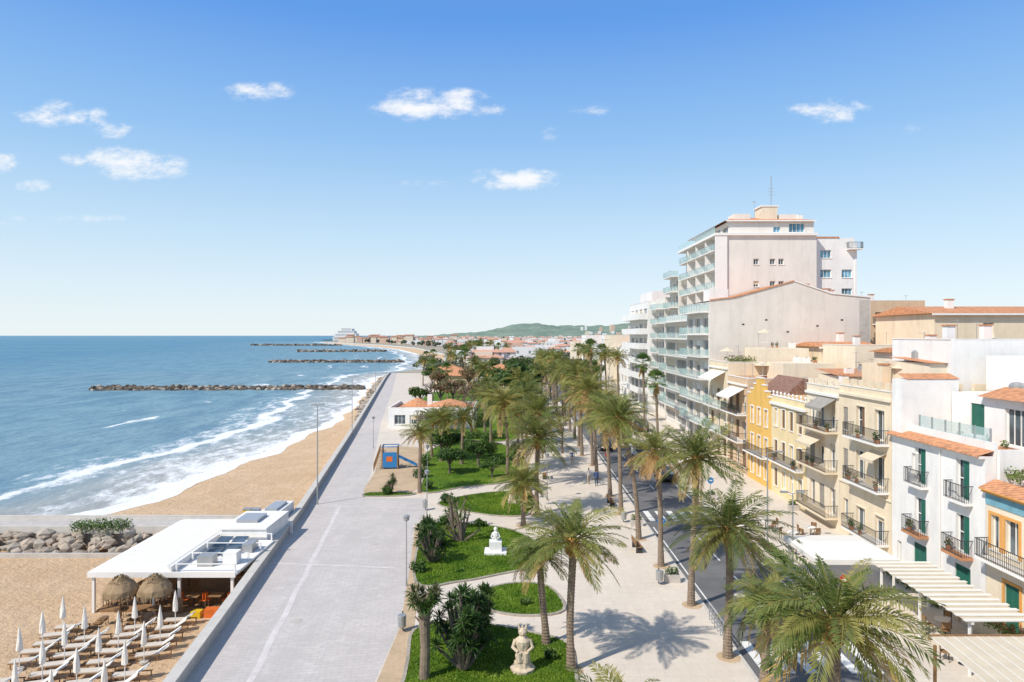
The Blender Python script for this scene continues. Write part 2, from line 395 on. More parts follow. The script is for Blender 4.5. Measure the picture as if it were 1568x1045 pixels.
# ------------------------------------------------------------------ paving
def paving(name, c1, c2, scale, rot, mortar, stain=.3, bw=.5, rh=.25):
    m, nt, b, out = _nt(name)
    p = nt.nodes.new('ShaderNodeNewGeometry').outputs['Position']
    mp = nt.nodes.new('ShaderNodeMapping'); mp.inputs['Rotation'].default_value = (0, 0, rot); nt.links.new(p, mp.inputs[0])
    br = nt.nodes.new('ShaderNodeTexBrick'); br.inputs['Scale'].default_value = scale
    br.inputs['Color1'].default_value = (*c1, 1); br.inputs['Color2'].default_value = (*c2, 1); br.inputs['Mortar'].default_value = (*mortar, 1)
    br.inputs['Mortar Size'].default_value = .012; br.inputs['Brick Width'].default_value = bw; br.inputs['Row Height'].default_value = rh
    nt.links.new(mp.outputs[0], br.inputs[0])
    f1 = ramp(nt, noise(nt, p, .3, 6, .6), [(.35, 1.), (.7, 0.)]); f2 = ramp(nt, noise(nt, p, 4, 5, .7), [(.3, 1.), (.65, 0.)])
    f3 = ramp(nt, noise(nt, p, .9, 6, .7), [(.54, 0.), (.66, 1.)])
    mpl = nt.nodes.new('ShaderNodeMapping'); mpl.inputs['Rotation'].default_value = (0, 0, rot); mpl.inputs['Scale'].default_value = (1.4, .09, 1); nt.links.new(p, mpl.inputs[0])
    f4 = ramp(nt, noise(nt, mpl.outputs[0], .7, 6, .65), [(.45, 0.), (.7, 1.)])
    c = mixc(nt, math_(nt, 'MULTIPLY', f1, stain), br.outputs[0], tuple(x*.76 for x in c1))
    c = mixc(nt, math_(nt, 'MULTIPLY', f2, stain*.8), c, tuple(x*.68 for x in c1))
    c = mixc(nt, math_(nt, 'MULTIPLY', f3, stain*.6), c, tuple(min(1, x*1.25) for x in c1))
    c = mixc(nt, math_(nt, 'MULTIPLY', f4, stain*.8), c, tuple(x*.78 for x in c1))
    nt.links.new(c, b.inputs['Base Color']); b.inputs['Roughness'].default_value = .85; b.inputs['Specular IOR Level'].default_value = .25
    bump(nt, b, br.outputs['Fac'], -.15, .02); return m
M_prom = paving('promenade_paving', (.6, .545, .505), (.67, .61, .565), 1.0, -.14, (.46, .42, .39), .45, .6, .3)
M_walk = paving('walkway_paving', (.71, .62, .52), (.75, .66, .55), 1.0, 0, (.58, .52, .44), .32, 1.2, .6)
M_side = paving('sidewalk_paving', (.7, .62, .52), (.74, .66, .56), 1.0, 0, (.57, .51, .44), .4, .8, .4)
M_strip = mat('pale_strip', (.68, .63, .59), var=.16, scale=1.2, fine=6)
M_dirt = mat('dirt', (.56, .41, .26), var=.2, scale=.5, fine=5)

z0 = .12
mb = MB()
mb.poly([(wallx(y)+.3, y) for y in (-30, 0, 31.5, 60.6, 107, 180, 253, 288)]+[(11.2, 288), (11.2, -30)], None, z0, M_walk); mb.build('walkway_pavement')
mb = MB()
right = [(-5.2, -30), (-6.3, 31.5), (-6.15, 37), (-7.0, 47), (-8.2, 57), (-7.6, 62), (-8.6, 66.5), (-14.6, 66.9), (-16.5, 80), (-19, 95), (-24, 125), (-34, 194), (-48.5, 288)]
mb.poly([(wallx(y)+.35, y) for y in (288, 253, 180, 107, 60.6, 31.5, 0, -30)]+right, None, z0+.004, M_prom); mb.build('promenade_pavement')
mb = MB()
p = [(y, wallx(y)+3.1+.05*math.sin(y)) for y in np.arange(0, 66, 3.)]
mb.add([(x, y, z0+.008) for y, x in p]+[(x+.33, y, z0+.008) for y, x in p], [(i, i+1, i+len(p)+1, i+len(p)) for i in range(len(p)-1)], M_strip)
for yb in (47.5, 63.5):
    mb.add([(wallx(yb)+.6, yb, z0+.012), (-8., yb-1, z0+.012), (-8., yb-.75, z0+.012), (wallx(yb)+.6, yb+.25, z0+.012)], [(0, 1, 2, 3)], M_strip)
mb.build('paving_strip')
mb = MB()
mb.poly([(-5.6, 20), (-6.2, 31.5), (-6.1, 37), (-7., 47), (-8.1, 57), (-7.3, 57.5), (-6.3, 47), (-5.3, 37), (-5.1, 31.5), (-4.6, 20)], None, z0+.010, M_dirt)
mb.poly(smooth_loop([(-14.7, 68), (-10, 69.5), (-10.2, 80), (-12.5, 96), (-18.3, 95.5), (-16, 80)], 4), None, z0+.012, M_dirt)
mb.build('bare_earth')
mb = MB()
for (x, y) in ((-12, 38), (-10.4, 52), (-13.5, 61), (5.5, 39), (7.2, 57), (6.2, 72), (14, 42), (15.6, 55)):
    mb.lathe((x, y, z0+.004 if x < 11 else .005), [(.33, .006), (.3, .012)], 16, M_conc)
mb.build('manhole_cover')

mb = MB()
P = [(wallx(y), y) for y in list(np.arange(-30, 107, 6))+list(np.arange(107, 290, 12))]
for i in range(len(P)-1):
    (xa, ya), (xb, yb) = P[i], P[i+1]
    for dx0, dx1, za, zb, mm in ((-.1, .3, -3, .75, M_conc), (-.18, .38, .75, .87, M_kerb)):
        mb.add([(xa+dx0, ya, za), (xa+dx1, ya, za), (xb+dx1, yb, za), (xb+dx0, yb, za), (xa+dx0, ya, zb), (xa+dx1, ya, zb), (xb+dx1, yb, zb), (xb+dx0, yb, zb)],
               [(4, 5, 6, 7), (0, 3, 7, 4), (1, 2, 6, 5), (0, 1, 5, 4), (3, 2, 6, 7)], mm)
mb.build('sea_wall')

m, nt, b, out = _nt('asphalt')
p = nt.nodes.new('ShaderNodeNewGeometry').outputs['Position']
c = mixc(nt, ramp(nt, noise(nt, p, .4, 6, .65), [(.35, 0.), (.65, 1.)]), (.13, .128, .13), (.2, .195, .19))
c = mixc(nt, math_(nt, 'MULTIPLY', noise(nt, p, 30, 3), .5), c, (.08, .08, .08))
nt.links.new(c, b.inputs['Base Color']); b.inputs['Roughness'].default_value = .85; M_asph = m
M_paint = mat('road_paint', (.8, .79, .75), var=.15, scale=2)
mb = MB(); mb.poly([(11.3, -30), (18.1, -30), (18.1, 420), (11.3, 420)], None, .004, M_asph); mb.build('road')
mb = MB(); mb.box(11.2, 11.4, -30, 288, -.1, z0+.01, M_kerb); mb.box(18, 18.2, -30, 288, -.1, z0+.01, M_kerb); mb.build('kerb')
mb = MB(); mb.poly([(18.2, -30), (60, -30), (60, 300), (18.2, 300)], None, z0, M_side); mb.build('sidewalk')
mb = MB()
for yc in (34, 60.5, 100):
    for i in range(6): mb.poly([(11.9+i*1.05, yc-1.7), (12.4+i*1.05, yc-1.7), (12.4+i*1.05, yc+1.7), (11.9+i*1.05, yc+1.7)], None, .008, M_paint)
for y in np.arange(-10, 280, 4.5):
    if all(abs(y+1-c) > 4 for c in (34, 60.5, 100)): mb.poly([(14.7, y), (14.82, y), (14.82, y+2), (14.7, y+2)], None, .008, M_paint)
for xx in (11.75, 17.5):
    mb.poly([(xx, 37), (xx+.1, 37), (xx+.1, 57), (xx, 57)], None, .008, M_paint); mb.poly([(xx, 64), (xx+.1, 64), (xx+.1, 97), (xx, 97)], None, .008, M_paint)
mb.build('road_marking')

# ------------------------------------------------------------------ lawns
m, nt, b, out = _nt('lawn_grass')
p = nt.nodes.new('ShaderNodeNewGeometry').outputs['Position']
c = mixc(nt, ramp(nt, noise(nt, p, .5, 5, .6), [(.35, 0.), (.65, 1.)]), (.09, .19, .012), (.17, .28, .02))
c = mixc(nt, ramp(nt, noise(nt, p, 7, 5, .7), [(.35, .7), (.6, 0.)]), c, (.055, .11, .01))
c = mixc(nt, ramp(nt, noise(nt, p, 1.1, 5, .7), [(.6, 0.), (.72, .5)]), c, (.26, .24, .08))
nt.links.new(c, b.inputs['Base Color']); b.inputs['Roughness'].default_value = .8; b.inputs['Specular IOR Level'].default_value = .2
bump(nt, b, noise(nt, p, 14, 5, .8), 1., .1); M_lawn = m
M_blade = leafmat('grass_blade', (.08, .17, .01), (.2, .3, .03), .3, .5)
lawns = [[(-4.7, 18), (-4.9, 31.5), (-5.2, 36.6), (-3.5, 37.6), (-.9, 37.2), (1.2, 36.2), (2.8, 35), (2.9, 31.5), (2.7, 18)],
         [(-1.6, 39.9), (-1.4, 42.6), (.5, 43.6), (2.3, 42.9), (2.9, 39.4), (.5, 38.7)],
         [(-6.1, 43.9), (-7.1, 53.8), (-6.3, 57.8), (-3, 57.2), (.2, 55.2), (2.1, 51), (1.7, 47.2), (-1, 45.3), (-3.5, 44)],
         [(-6.9, 64.2), (-4, 67.8), (-.5, 69.2), (1.9, 68), (1.6, 62), (.8, 60), (-2.5, 60.5)],
         [(-9, 69), (-5, 71.5), (-1, 73.5), (1.4, 78), (1.2, 90), (-2, 100), (-8, 103), (-11.5, 92), (-10, 80)],
         [(-14.4, 67.3), (-11, 67.5), (-9.8, 68.4), (-12, 68.8), (-14.4, 68.6)],
         [(-12, 105), (0, 104), (1.2, 130), (-2, 190), (-22, 190), (-18, 132)]]
def inside(x, y, poly):
    c = False; j = len(poly)-1
    for i in range(len(poly)):
        if ((poly[i][1] > y) != (poly[j][1] > y)) and x < (poly[j][0]-poly[i][0])*(y-poly[i][1])/(poly[j][1]-poly[i][1])+poly[i][0]: c = not c
        j = i
    return c
lw = MB(); ed = MB(); bl = MB()
for pl in lawns:
    q = smooth_loop(pl, 5); cx = sum(a for a, _ in q)/len(q); cy = sum(a for _, a in q)/len(q)
    lw.poly(q, None, z0+.07, M_lawn)
    n = len(q); o = []
    for i in range(n):
        a = Vector(q[i-1]); bb = Vector(q[(i+1) % n]); t = (bb-a).normalized(); nn = Vector((t.y, -t.x))
        if (Vector(q[i])-Vector((cx, cy))).dot(nn) < 0: nn = -nn
        o.append((q[i][0]+nn.x*.18, q[i][1]+nn.y*.18))
    vs = [(x, y, z0+.1) for x, y in q]+[(x, y, z0+.1) for x, y in o]+[(x, y, z0) for x, y in o]+[(x, y, z0) for x, y in q]
    fs = []
    for i in range(n):
        j = (i+1) % n; fs += [(i, j, n+j, n+i), (n+i, n+j, 2*n+j, 2*n+i), (i, j, 3*n+j, 3*n+i)]
    ed.add(vs, fs, M_stone)
    xs = [a for a, _ in q]; ysq = [a for _, a in q]
    if min(ysq) < 75:
        area = (max(xs)-min(xs))*(min(max(ysq), 75)-min(ysq)); cnt = int(area*130)
        arr = []
        for _ in range(cnt):
            x = R.uniform(min(xs), max(xs)); y = R.uniform(min(ysq), max(ysq))
            if y < 29 or not inside(x, y, q): continue
            h = R.uniform(.05, .12); an = R.uniform(0, 6.28); s_ = R.uniform(.02, .05); dx, dy = math.cos(an)*s_, math.sin(an)*s_; lx, ly = R.uniform(-.05, .05), R.uniform(-.05, .05)
            arr.append([(x-dx, y-dy, z0+.07), (x+dx, y+dy, z0+.07), (x+dx*.2+lx, y+dy*.2+ly, z0+.07+h), (x-dx*.2+lx, y-dy*.2+ly, z0+.07+h)])
        bl.quads(np.array(arr), M_blade)
lw.build('lawn'); ed.build('lawn_edging'); bl.build('grass')

# ------------------------------------------------------------------ palms
def palm_crown(seed, nf=46, rad=2.9, leaf=28, droop=1.25, dry=.14, lw_=.032, ragged=0):
    r = random.Random(seed); mb = MB(); A = {0: [], 1: [], 2: []}
    for i in range(nf):
        t = i/nf; az = i*2.39996+r.uniform(-.3, .3)
        if r.random() < ragged: continue
        el = math.radians(88-122*t**.85+r.uniform(-10, 10)); L = rad*(1.02 if t > .15 else .8)*r.uniform(.82, 1.14)
        dr = droop*r.uniform(.65, 1.3)*(1.0-.35*t)
        ca, sa = math.cos(az), math.sin(az); twist = r.uniform(-.6, .6)
        p = Vector((ca*.12, sa*.12, .0)); pts = [p.copy()]; N = 10
        sw = r.uniform(-.3, .3)
        for k in range(N):
            s = (k+.5)/N; e = max(el-dr*s**1.3, -1.45); a2 = az+sw*s
            p = p+Vector((math.cos(a2)*math.cos(e), math.sin(a2)*math.cos(e), math.sin(e)))*(L/N); pts.append(p.copy())
        kind = 2 if (t > 1-dry and r.random() < .8) else (0 if r.random() < .5 else 1)
        for k in range(N):
            a, b = pts[k], pts[k+1]; sd_ = Vector((-sa, ca, 0))*(.035*(1-k/N)+.008)
            A[1 if kind < 2 else 2].append([a-sd_, a+sd_, b+sd_*.8, b-sd_*.8])
            up = Vector((0, 0, .03*(1-k/N)+.005)); A[1 if kind < 2 else 2].append([a-up, a+up, b+up*.8, b-up*.8])
        for j in range(leaf):
            s = .14+.86*(j+r.random()*.6)/leaf; fk = s*N; k = min(int(fk), N-1)
            q = pts[k].lerp(pts[k+1], fk-k); T = (pts[k+1]-pts[k]).normalized()
            S = T.cross(Vector((0, 0, 1)))
            if S.length < .1: S = Vector((-sa, ca, 0))
            S.normalize(); U = S.cross(T).normalized()
            if U.z < 0: U = -U
            S = (S*math.cos(twist)+U*math.sin(twist)).normalized(); U = T.cross(S)
            if U.z < 0: U = -U
            ll = L*.19*(math.sin(math.pi*min(1, s*.82+.14))**.7+.15)*r.uniform(.75, 1.2)
            for sg in (-1, 1):
                if r.random() < .06: continue
                d = (S*sg*.8+T*(.6+.4*s)+U*.28+Vector((0, 0, -.12-.25*r.random()))).normalized()
                wv = d.cross(U).normalized()*lw_*(1.15-.4*s)
                mid = q+d*ll*.5; tip = q+d*ll+Vector((0, 0, -ll*.16))
                A[kind].append([q, mid+wv, tip, mid-wv])
    for kk_, mm in ((0, L_palm[0]), (1, L_palm[1]), (2, L_dry)):
        if A[kk_]: mb.quads(np.array([[tuple(x) for x in qd] for qd in A[kk_]]), mm)
    mb.lathe((0, 0, -.75), [(.17, -.1), (.24, .15), (.3, .4), (.27, .7), (.12, .95)], 12, M_boss, .12)
    for i in range(46):
        a = i*2.4; z = -.75+.8*i/46; rr = .25
        c_, s_ = math.cos(a), math.sin(a)
        mb.tube([(c_*rr*.8, s_*rr*.8, z), (c_*(rr+.14), s_*(rr+.14), z+.16)], [.055, .03], 4, M_boss)
    return mb.mesh('palm_crown')
CR = [palm_crown(s, nf=46+5*(s % 3), droop=1.0+.17*(s % 4), dry=.14+.06*(s % 3), ragged=.05*(s % 3), lw_=.035) for s in range(6)]
CRL = [palm_crown(20+s, nf=34, leaf=16, lw_=.065, droop=1.05+.15*s, dry=.18, ragged=.1) for s in range(4)]
def fan_crown(seed, n=26, rad=1.15):
    r = random.Random(seed); mb = MB(); q = [[], []]
    for i in range(n):
        t = i/n; az = i*2.4+r.uniform(-.2, .2); el = math.radians(80-120*t); D_ = Vector((math.cos(az)*math.cos(el), math.sin(az)*math.cos(el), math.sin(el)))
        C = D_*rad*.75; S = D_.cross(Vector((0, 0, 1))).normalized(); U = S.cross(D_)
        wv = S*.02; q[0].append([-wv, wv, C+wv, C-wv])
        for k in range(13):
            an = (k-6)*.24; d = (D_*math.cos(an)+S*math.sin(an)+U*.12*math.cos(an)).normalized(); L = rad*.75*(1-.03*abs(k-6))
            n_ = d.cross(U).normalized()*.05; q[i % 2].append([C, C+d*L*.55+n_, C+d*L+Vector((0, 0, -.22*L)), C+d*L*.55-n_])
    for k, m_ in enumerate((L_mid, L_light)): mb.quads(np.array([[tuple(x) for x in a] for a in q[k]]), m_)
    d_ = []
    for i in range(40):
        az = i*2.4; z = -.2-1.1*r.random(); c_, s_ = math.cos(az), math.sin(az); d_.append([(c_*.15-s_*.12, s_*.15+c_*.12, z), (c_*.15+s_*.12, s_*.15-c_*.12, z), (c_*.4, s_*.4, z-.7), (c_*.34, s_*.34, z-.72)])
    mb.quads(np.array(d_), L_dry); return mb.mesh('fan_crown')
FAN = [fan_crown(s) for s in range(2)]
def palm(x, y, h, rad=1.0, lean=(0, 0), tr=.19, low=False, v=None, name='palm_tree', fan=False):
    e = bpy.data.objects.new(name, None); scene.collection.objects.link(e); e.location = (x, y, z0-.02)
    n = max(8, int(h/.16)) if not low else 6
    pts = []; rr = []; NN = n*2 if not low else n
    for i in range(NN):
        t = i/(NN-1); k = t*t
        pts.append((lean[0]*k+.05*math.sin(t*5+x), lean[1]*k, (h-.3)*t))
        rr.append(tr*(1.25-.35*min(1, t*4) if t < .25 else .9)*(1+(.09 if i % 2 else -.03))*(1+.15*max(0, t-.8)))
    mb = MB(); mb.tube(pts, rr, 10 if not low else 6, M_trunk)
    if not low: mb.lathe((0, 0, 0), [(.6, .0), (.6, .03), (.5, .035)], 14, M_dirt)
    mb.build('trunk', e)
    me = R.choice(FAN) if fan else (R.choice(CRL if low else CR) if v is None else CR[v])
    c = inst('crown', me, (lean[0], lean[1], h), R.uniform(0, 6.28), rad); c.parent = e
    c.rotation_euler[0] = R.uniform(-.12, .12); c.rotation_euler[1] = R.uniform(-.1, .1)
    return e
palm(2.8, 32.4, 6.2, .95, (.05, 0), v=0)
palm(10.7, 33.7, 6.4, 1.0, (0, 0), v=1, tr=.2)
palm(11.0, 23.5, 6.1, 1.12, (.1, 0), v=2, tr=.22)
palm(10.9, 29.6, 4.2, .72, (.3, .2), v=3)
palm(3.3, 20.0, 3.9, .95, v=5)
palm(10.6, 40.2, 8.7, .95, (.3, 0), v=4)
palm(10.3, 47, 7.9, .88, (-.4, 0), v=5)
palm(9.9, 53.2, 9.5, 1.05, (-1.6, 0), v=0)
palm(9.7, 60.6, 9.0, .95, (-.4, 0), v=3)
palm(1.7, 35.1, 4.6, .62, (-.3, 0), v=2)
palm(2.2, 60.6, 6.8, 1.15, (.1, 0), v=4)
palm(.9, 57, 3.6, .85, (0, 0), v=1)
palm(-9.3, 69, 6.0, .66, (0, 0), v=5)
palm(-.5, 78, 8.2, 1.2, (-.3, 0), v=3)
y = 67.5
while y < 225:
    palm(9.6+R.uniform(-.4, .4), y, R.uniform(8.2, 11), R.uniform(.9, 1.2), (R.uniform(-.9, .6), 0), low=y > 110); y += R.uniform(6.2, 8.0)
y = 72
while y < 170:
    palm(R.uniform(-1.5, 3.), y, R.uniform(6.5, 9), R.uniform(1., 1.3), (R.uniform(-.5, .5), 0), low=y > 110); y += R.uniform(7.5, 11)
for (x, y, h, s_, f_) in [(21, 108, 11.5, 1.2, 1), (20.5, 96, 9.5, 1.2, 1), (19, 122, 12, .9, 0), (18.8, 136, 12, 1, 0), (19.4, 150, 12.5, 1.2, 1), (19, 166, 12, 1, 0), (19.5, 184, 12, 1, 0), (16.5, 140, 13.5, 1.3, 1), (20, 205, 12, 1.2, 1),
                      (-8.9, 86, 5.4, .9, 0), (-6.2, 84, 5.8, .9, 0), (-10.5, 89, 4.9, .85, 0), (-4.5, 112, 8, .9, 0), (-15, 160, 8, 1.2, 1), (-9, 175, 9, 1., 0), (-21, 185, 8, 1.2, 1), (-28, 215, 8, 1, 0), (-22, 240, 9, 1, 0), (5.5, 130, 9, .9, 0), (-30, 260, 9, 1.3, 1), (-16, 230, 10, 1.3, 1), (-6, 146, 9, 1, 0), (-3, 98, 7.5, 1, 0)]:
    palm(x, y, h, s_, (R.uniform(-.4, .4), 0), low=y > 110, fan=bool(f_))

# ------------------------------------------------------------------ broadleaf trees, shrubs
def leafcloud(mb, centers, n, size, mats, flat=.75):
    per = max(4, n//len(centers))
    for (cx, cy, cz, rx, ry, rz) in centers:
        d = NR.normal(size=(per, 3)); d /= np.linalg.norm(d, axis=1)[:, None]
        rr = (NR.random(per)**.4)[:, None]*(1+NR.normal(size=(per, 1))*.12)
        c = d*rr*np.array([rx, ry, rz])+np.array([cx, cy, cz])
        nn = d*.7+NR.normal(size=(per, 3))*.6; nn[:, 2] += .3; nn /= np.linalg.norm(nn, axis=1)[:, None]
        a = np.cross(nn, NR.normal(size=(per, 3))); a /= np.linalg.norm(a, axis=1)[:, None]; b = np.cross(nn, a)
        s_ = (size*(.6+.8*NR.random(per)))[:, None]
        q = np.stack([c-a*s_, c-b*s_*.5, c+a*s_, c+b*s_*.5], 1)
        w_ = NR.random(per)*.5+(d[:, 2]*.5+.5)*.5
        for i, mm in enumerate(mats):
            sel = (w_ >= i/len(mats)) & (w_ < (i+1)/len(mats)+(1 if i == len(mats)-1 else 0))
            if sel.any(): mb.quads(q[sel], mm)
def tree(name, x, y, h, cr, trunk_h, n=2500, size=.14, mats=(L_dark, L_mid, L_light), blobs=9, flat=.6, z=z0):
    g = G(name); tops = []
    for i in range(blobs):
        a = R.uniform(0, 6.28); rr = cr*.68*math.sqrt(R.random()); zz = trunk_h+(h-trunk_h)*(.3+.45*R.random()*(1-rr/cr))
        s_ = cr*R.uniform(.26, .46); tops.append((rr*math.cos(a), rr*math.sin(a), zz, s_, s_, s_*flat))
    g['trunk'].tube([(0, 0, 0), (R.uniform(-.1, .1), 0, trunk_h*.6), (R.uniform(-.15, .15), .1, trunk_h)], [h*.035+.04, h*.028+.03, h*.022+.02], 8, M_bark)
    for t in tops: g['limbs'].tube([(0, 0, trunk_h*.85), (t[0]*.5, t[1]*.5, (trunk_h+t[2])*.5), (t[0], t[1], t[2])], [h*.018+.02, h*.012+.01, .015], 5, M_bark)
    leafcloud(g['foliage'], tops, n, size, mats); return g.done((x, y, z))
def bare_tree(x, y, h):
    g = G('bare_tree'); B = g['branches']
    def br(p, d, L, r, lv):
        q = p+d*L; B.tube([p, p+d*L*.5+Vector((R.uniform(-.05, .05), 0, .03)), q], [r, r*.85, r*.65], 5 if lv > 1 else 4, M_bark, cap=False)
        if lv == 0: return
        for _ in range(3 if lv > 2 else 2+(R.random() < .5)):
            nd = (d+Vector((R.uniform(-.8, .8), R.uniform(-.8, .8), R.uniform(-.1, .5)))).normalized(); br(q, nd, L*R.uniform(.6, .8), r*.62, lv-1)
    br(Vector((0, 0, 0)), Vector((0, 0, 1)), h*.32, h*.03, 5); g.done((x, y, z0))
tree('pine_tree', -7.2, 78.5, 3.6, 2.4, 1.2, 4400, .13, (L_dark, L_mid), 13, .5)
tree('pine_tree', -4.0, 82.5, 4.0, 2.2, 1.3, 3600, .13, (L_dark, L_mid), 11, .6)
tree('pine_tree', -8.2, 87, 4.4, 2.6, 1.4, 3400, .14, (L_dark, L_mid), 11, .6)
tree('pine_tree', -2.2, 76, 3, 1.5, .8, 2200, .12, (L_dark, L_mid, L_light), 8, .6)
tree('pine_tree', 1.5, 132, 13.2, 5.2, 4, 7000, .28, (L_dark, L_mid), 19, .6)
tree('pine_tree', -2, 120, 7, 3, 2.5, 3000, .22, (L_dark, L_mid), 10, .6)
for (x, y, h, c_) in [(-13, 150, 8.5, 3.6), (-8, 140, 7.5, 3.2), (-18, 172, 8.5, 3.6), (-5, 155, 8, 3.2), (-12, 190, 9, 4), (-15, 143, 7.5, 3)]:
    tree('plane_tree', x, y, h, c_, 3, 2100, .2, (L_rust, L_olive), 10, .7)
for (x, y, h, c_) in [(-12, 112, 4, 2), (-20, 150, 6, 3), (-3, 165, 10, 4), (5, 165, 11, 4), (-10, 205, 9, 4), (2, 200, 12, 5), (22, 180, 11, 4), (22, 215, 11, 5), (-24, 205, 8, 3.6), (14, 240, 11, 5), (7, 235, 11, 5), (-4, 230, 11, 5)]:
    tree('broadleaf_tree', x, y, h, c_, h*.35, 2000, .3, (L_dark, L_mid, L_olive), 9, .7)
for (x, y, h) in ((-6.5, 108, 6), (-10, 128, 7), (6.5, 118, 7.5), (-16, 138, 7), (6.8, 92, 6.5), (-14.5, 104, 5)): bare_tree(x, y, h)
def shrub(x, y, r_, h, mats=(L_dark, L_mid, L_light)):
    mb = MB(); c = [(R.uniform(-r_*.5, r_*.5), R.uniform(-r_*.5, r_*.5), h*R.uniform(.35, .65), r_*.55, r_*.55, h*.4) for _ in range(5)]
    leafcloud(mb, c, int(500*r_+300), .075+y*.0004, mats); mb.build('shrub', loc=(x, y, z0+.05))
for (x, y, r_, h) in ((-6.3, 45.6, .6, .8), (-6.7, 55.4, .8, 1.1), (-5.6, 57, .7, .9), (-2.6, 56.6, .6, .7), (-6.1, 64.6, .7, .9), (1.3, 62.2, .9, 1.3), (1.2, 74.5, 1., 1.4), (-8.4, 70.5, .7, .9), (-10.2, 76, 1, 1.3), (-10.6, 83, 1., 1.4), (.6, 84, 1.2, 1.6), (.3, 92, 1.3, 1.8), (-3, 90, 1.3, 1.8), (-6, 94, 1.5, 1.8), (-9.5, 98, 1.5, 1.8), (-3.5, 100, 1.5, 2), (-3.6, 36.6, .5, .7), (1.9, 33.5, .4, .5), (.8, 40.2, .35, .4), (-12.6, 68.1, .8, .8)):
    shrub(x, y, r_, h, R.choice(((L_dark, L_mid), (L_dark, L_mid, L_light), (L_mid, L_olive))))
def rosette(mb, c, r_, n=34, w_=.05, mats=(L_dark, L_mid)):
    q = []
    for i in range(n):
        a = i*2.4; e = math.radians(R.uniform(-40, 85)); d = Vector((math.cos(a)*math.cos(e), math.sin(a)*math.cos(e), math.sin(e)))
        s_ = d.cross(Vector((0, 0, 1))).normalized()*w_; C = Vector(c); L = r_*R.uniform(.8, 1.1)
        q.append([tuple(C), tuple(C+d*L*.5+s_), tuple(C+d*L+Vector((0, 0, -.1*r_))), tuple(C+d*L*.5-s_)])
    mb.quads(np.array(q), R.choice(mats))
def yucca(name, x, y, h, heads, spread, r_=.5, mats=(L_dark, L_mid), n=40):
    g = G(name)
    for i in range(heads):
        a = R.uniform(0, 6.28); rr = spread*math.sqrt(R.random()); zz = h*R.uniform(.3, 1)*(1-.25*rr/spread)
        p = (rr*math.cos(a), rr*math.sin(a), zz)
        g['stems'].tube([(p[0]*.1, p[1]*.1, 0), (p[0]*.55, p[1]*.55, zz*.5), p], [.11, .08, .06], 6, M_bark)
        rosette(g['leaves'], p, r_, n, .04, mats)
    return g.done((x, y, z0+.05))
yucca('yucca_tree', -2.3, 32.4, 3.8, 48, 1.3, .58)
yucca('yucca_tree', -2.0, 35.3, 3.4, 26, .95, .52)
yucca('yucca_tree', -5.6, 47.8, 2.6, 24, 1.1, .48)
yucca('yucca_tree', -6.2, 51, 2.6, 16, 1.0, .48)
yucca('yucca_tree', -3.9, 52.5, 2.9, 12, 1.5, .42, (L_mid, L_olive), 26)
yucca('yucca_tree', -4.8, 56, 3.1, 10, 1.3, .42, (L_mid, L_olive), 24)
yucca('yucca_plant', -12.2, 68.2, 2.2, 8, .6, .5, (L_mid, L_olive))
yucca('yucca_plant', .7, 66, 2.2, 10, .9, .5, (L_mid, L_dark))
yucca('yucca_plant', 1.5, 70, 2.4, 10, .9, .5, (L_mid, L_dark))
g = G('pandanus_palm')
g['trunk'].tube([(0, 0, 0), (.05, 0, 1.5), (0, 0, 2.9), (.02, 0, 3.7)], [.24, .22, .26, .34], 12, M_trunk)
for i in range(26):
    a = i*2.4; g['trunk'].tube([(math.cos(a)*.2, math.sin(a)*.2, 2.5+i*.05), (math.cos(a)*.42, math.sin(a)*.42, 2.75+i*.05)], [.06, .03], 4, M_trunk)
for i in range(20):
    a = i*2.4; rosette(g['leaves'], (math.cos(a)*.55, math.sin(a)*.55, 3.4+.7*R.random()), .48, 30, .04, (L_olive, L_mid))
g.done((-4.05, 31.5, z0))
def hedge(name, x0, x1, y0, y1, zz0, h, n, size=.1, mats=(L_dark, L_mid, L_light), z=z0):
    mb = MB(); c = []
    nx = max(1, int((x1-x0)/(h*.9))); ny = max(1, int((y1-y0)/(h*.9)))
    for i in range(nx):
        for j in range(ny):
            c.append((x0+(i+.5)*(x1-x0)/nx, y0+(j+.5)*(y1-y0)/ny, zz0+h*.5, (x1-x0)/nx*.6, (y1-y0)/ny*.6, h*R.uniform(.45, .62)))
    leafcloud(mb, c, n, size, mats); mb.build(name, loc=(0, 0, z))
hedge('hedge', -20, -4, 130, 134, 0, 2.0, 5000, .16)
hedge('hedge', -13, -1, 104, 106, 0, 1.3, 3500, .12)
hedge('bush', -36, -31.5, 55.2, 57.0, 0, .9, 1500, .09, z=0)
hedge('hedge', 24.6, 25.3, 39.5, 46, 0, 1.0, 2200, .08)
hedge('hedge', 24.2, 25.2, 29.5, 36, .9, .7, 1800, .08, (L_mid, L_light, L_rust))
hedge('hedge', 18.6, 19.1, 46.5, 52, 0, .8, 1500, .08)

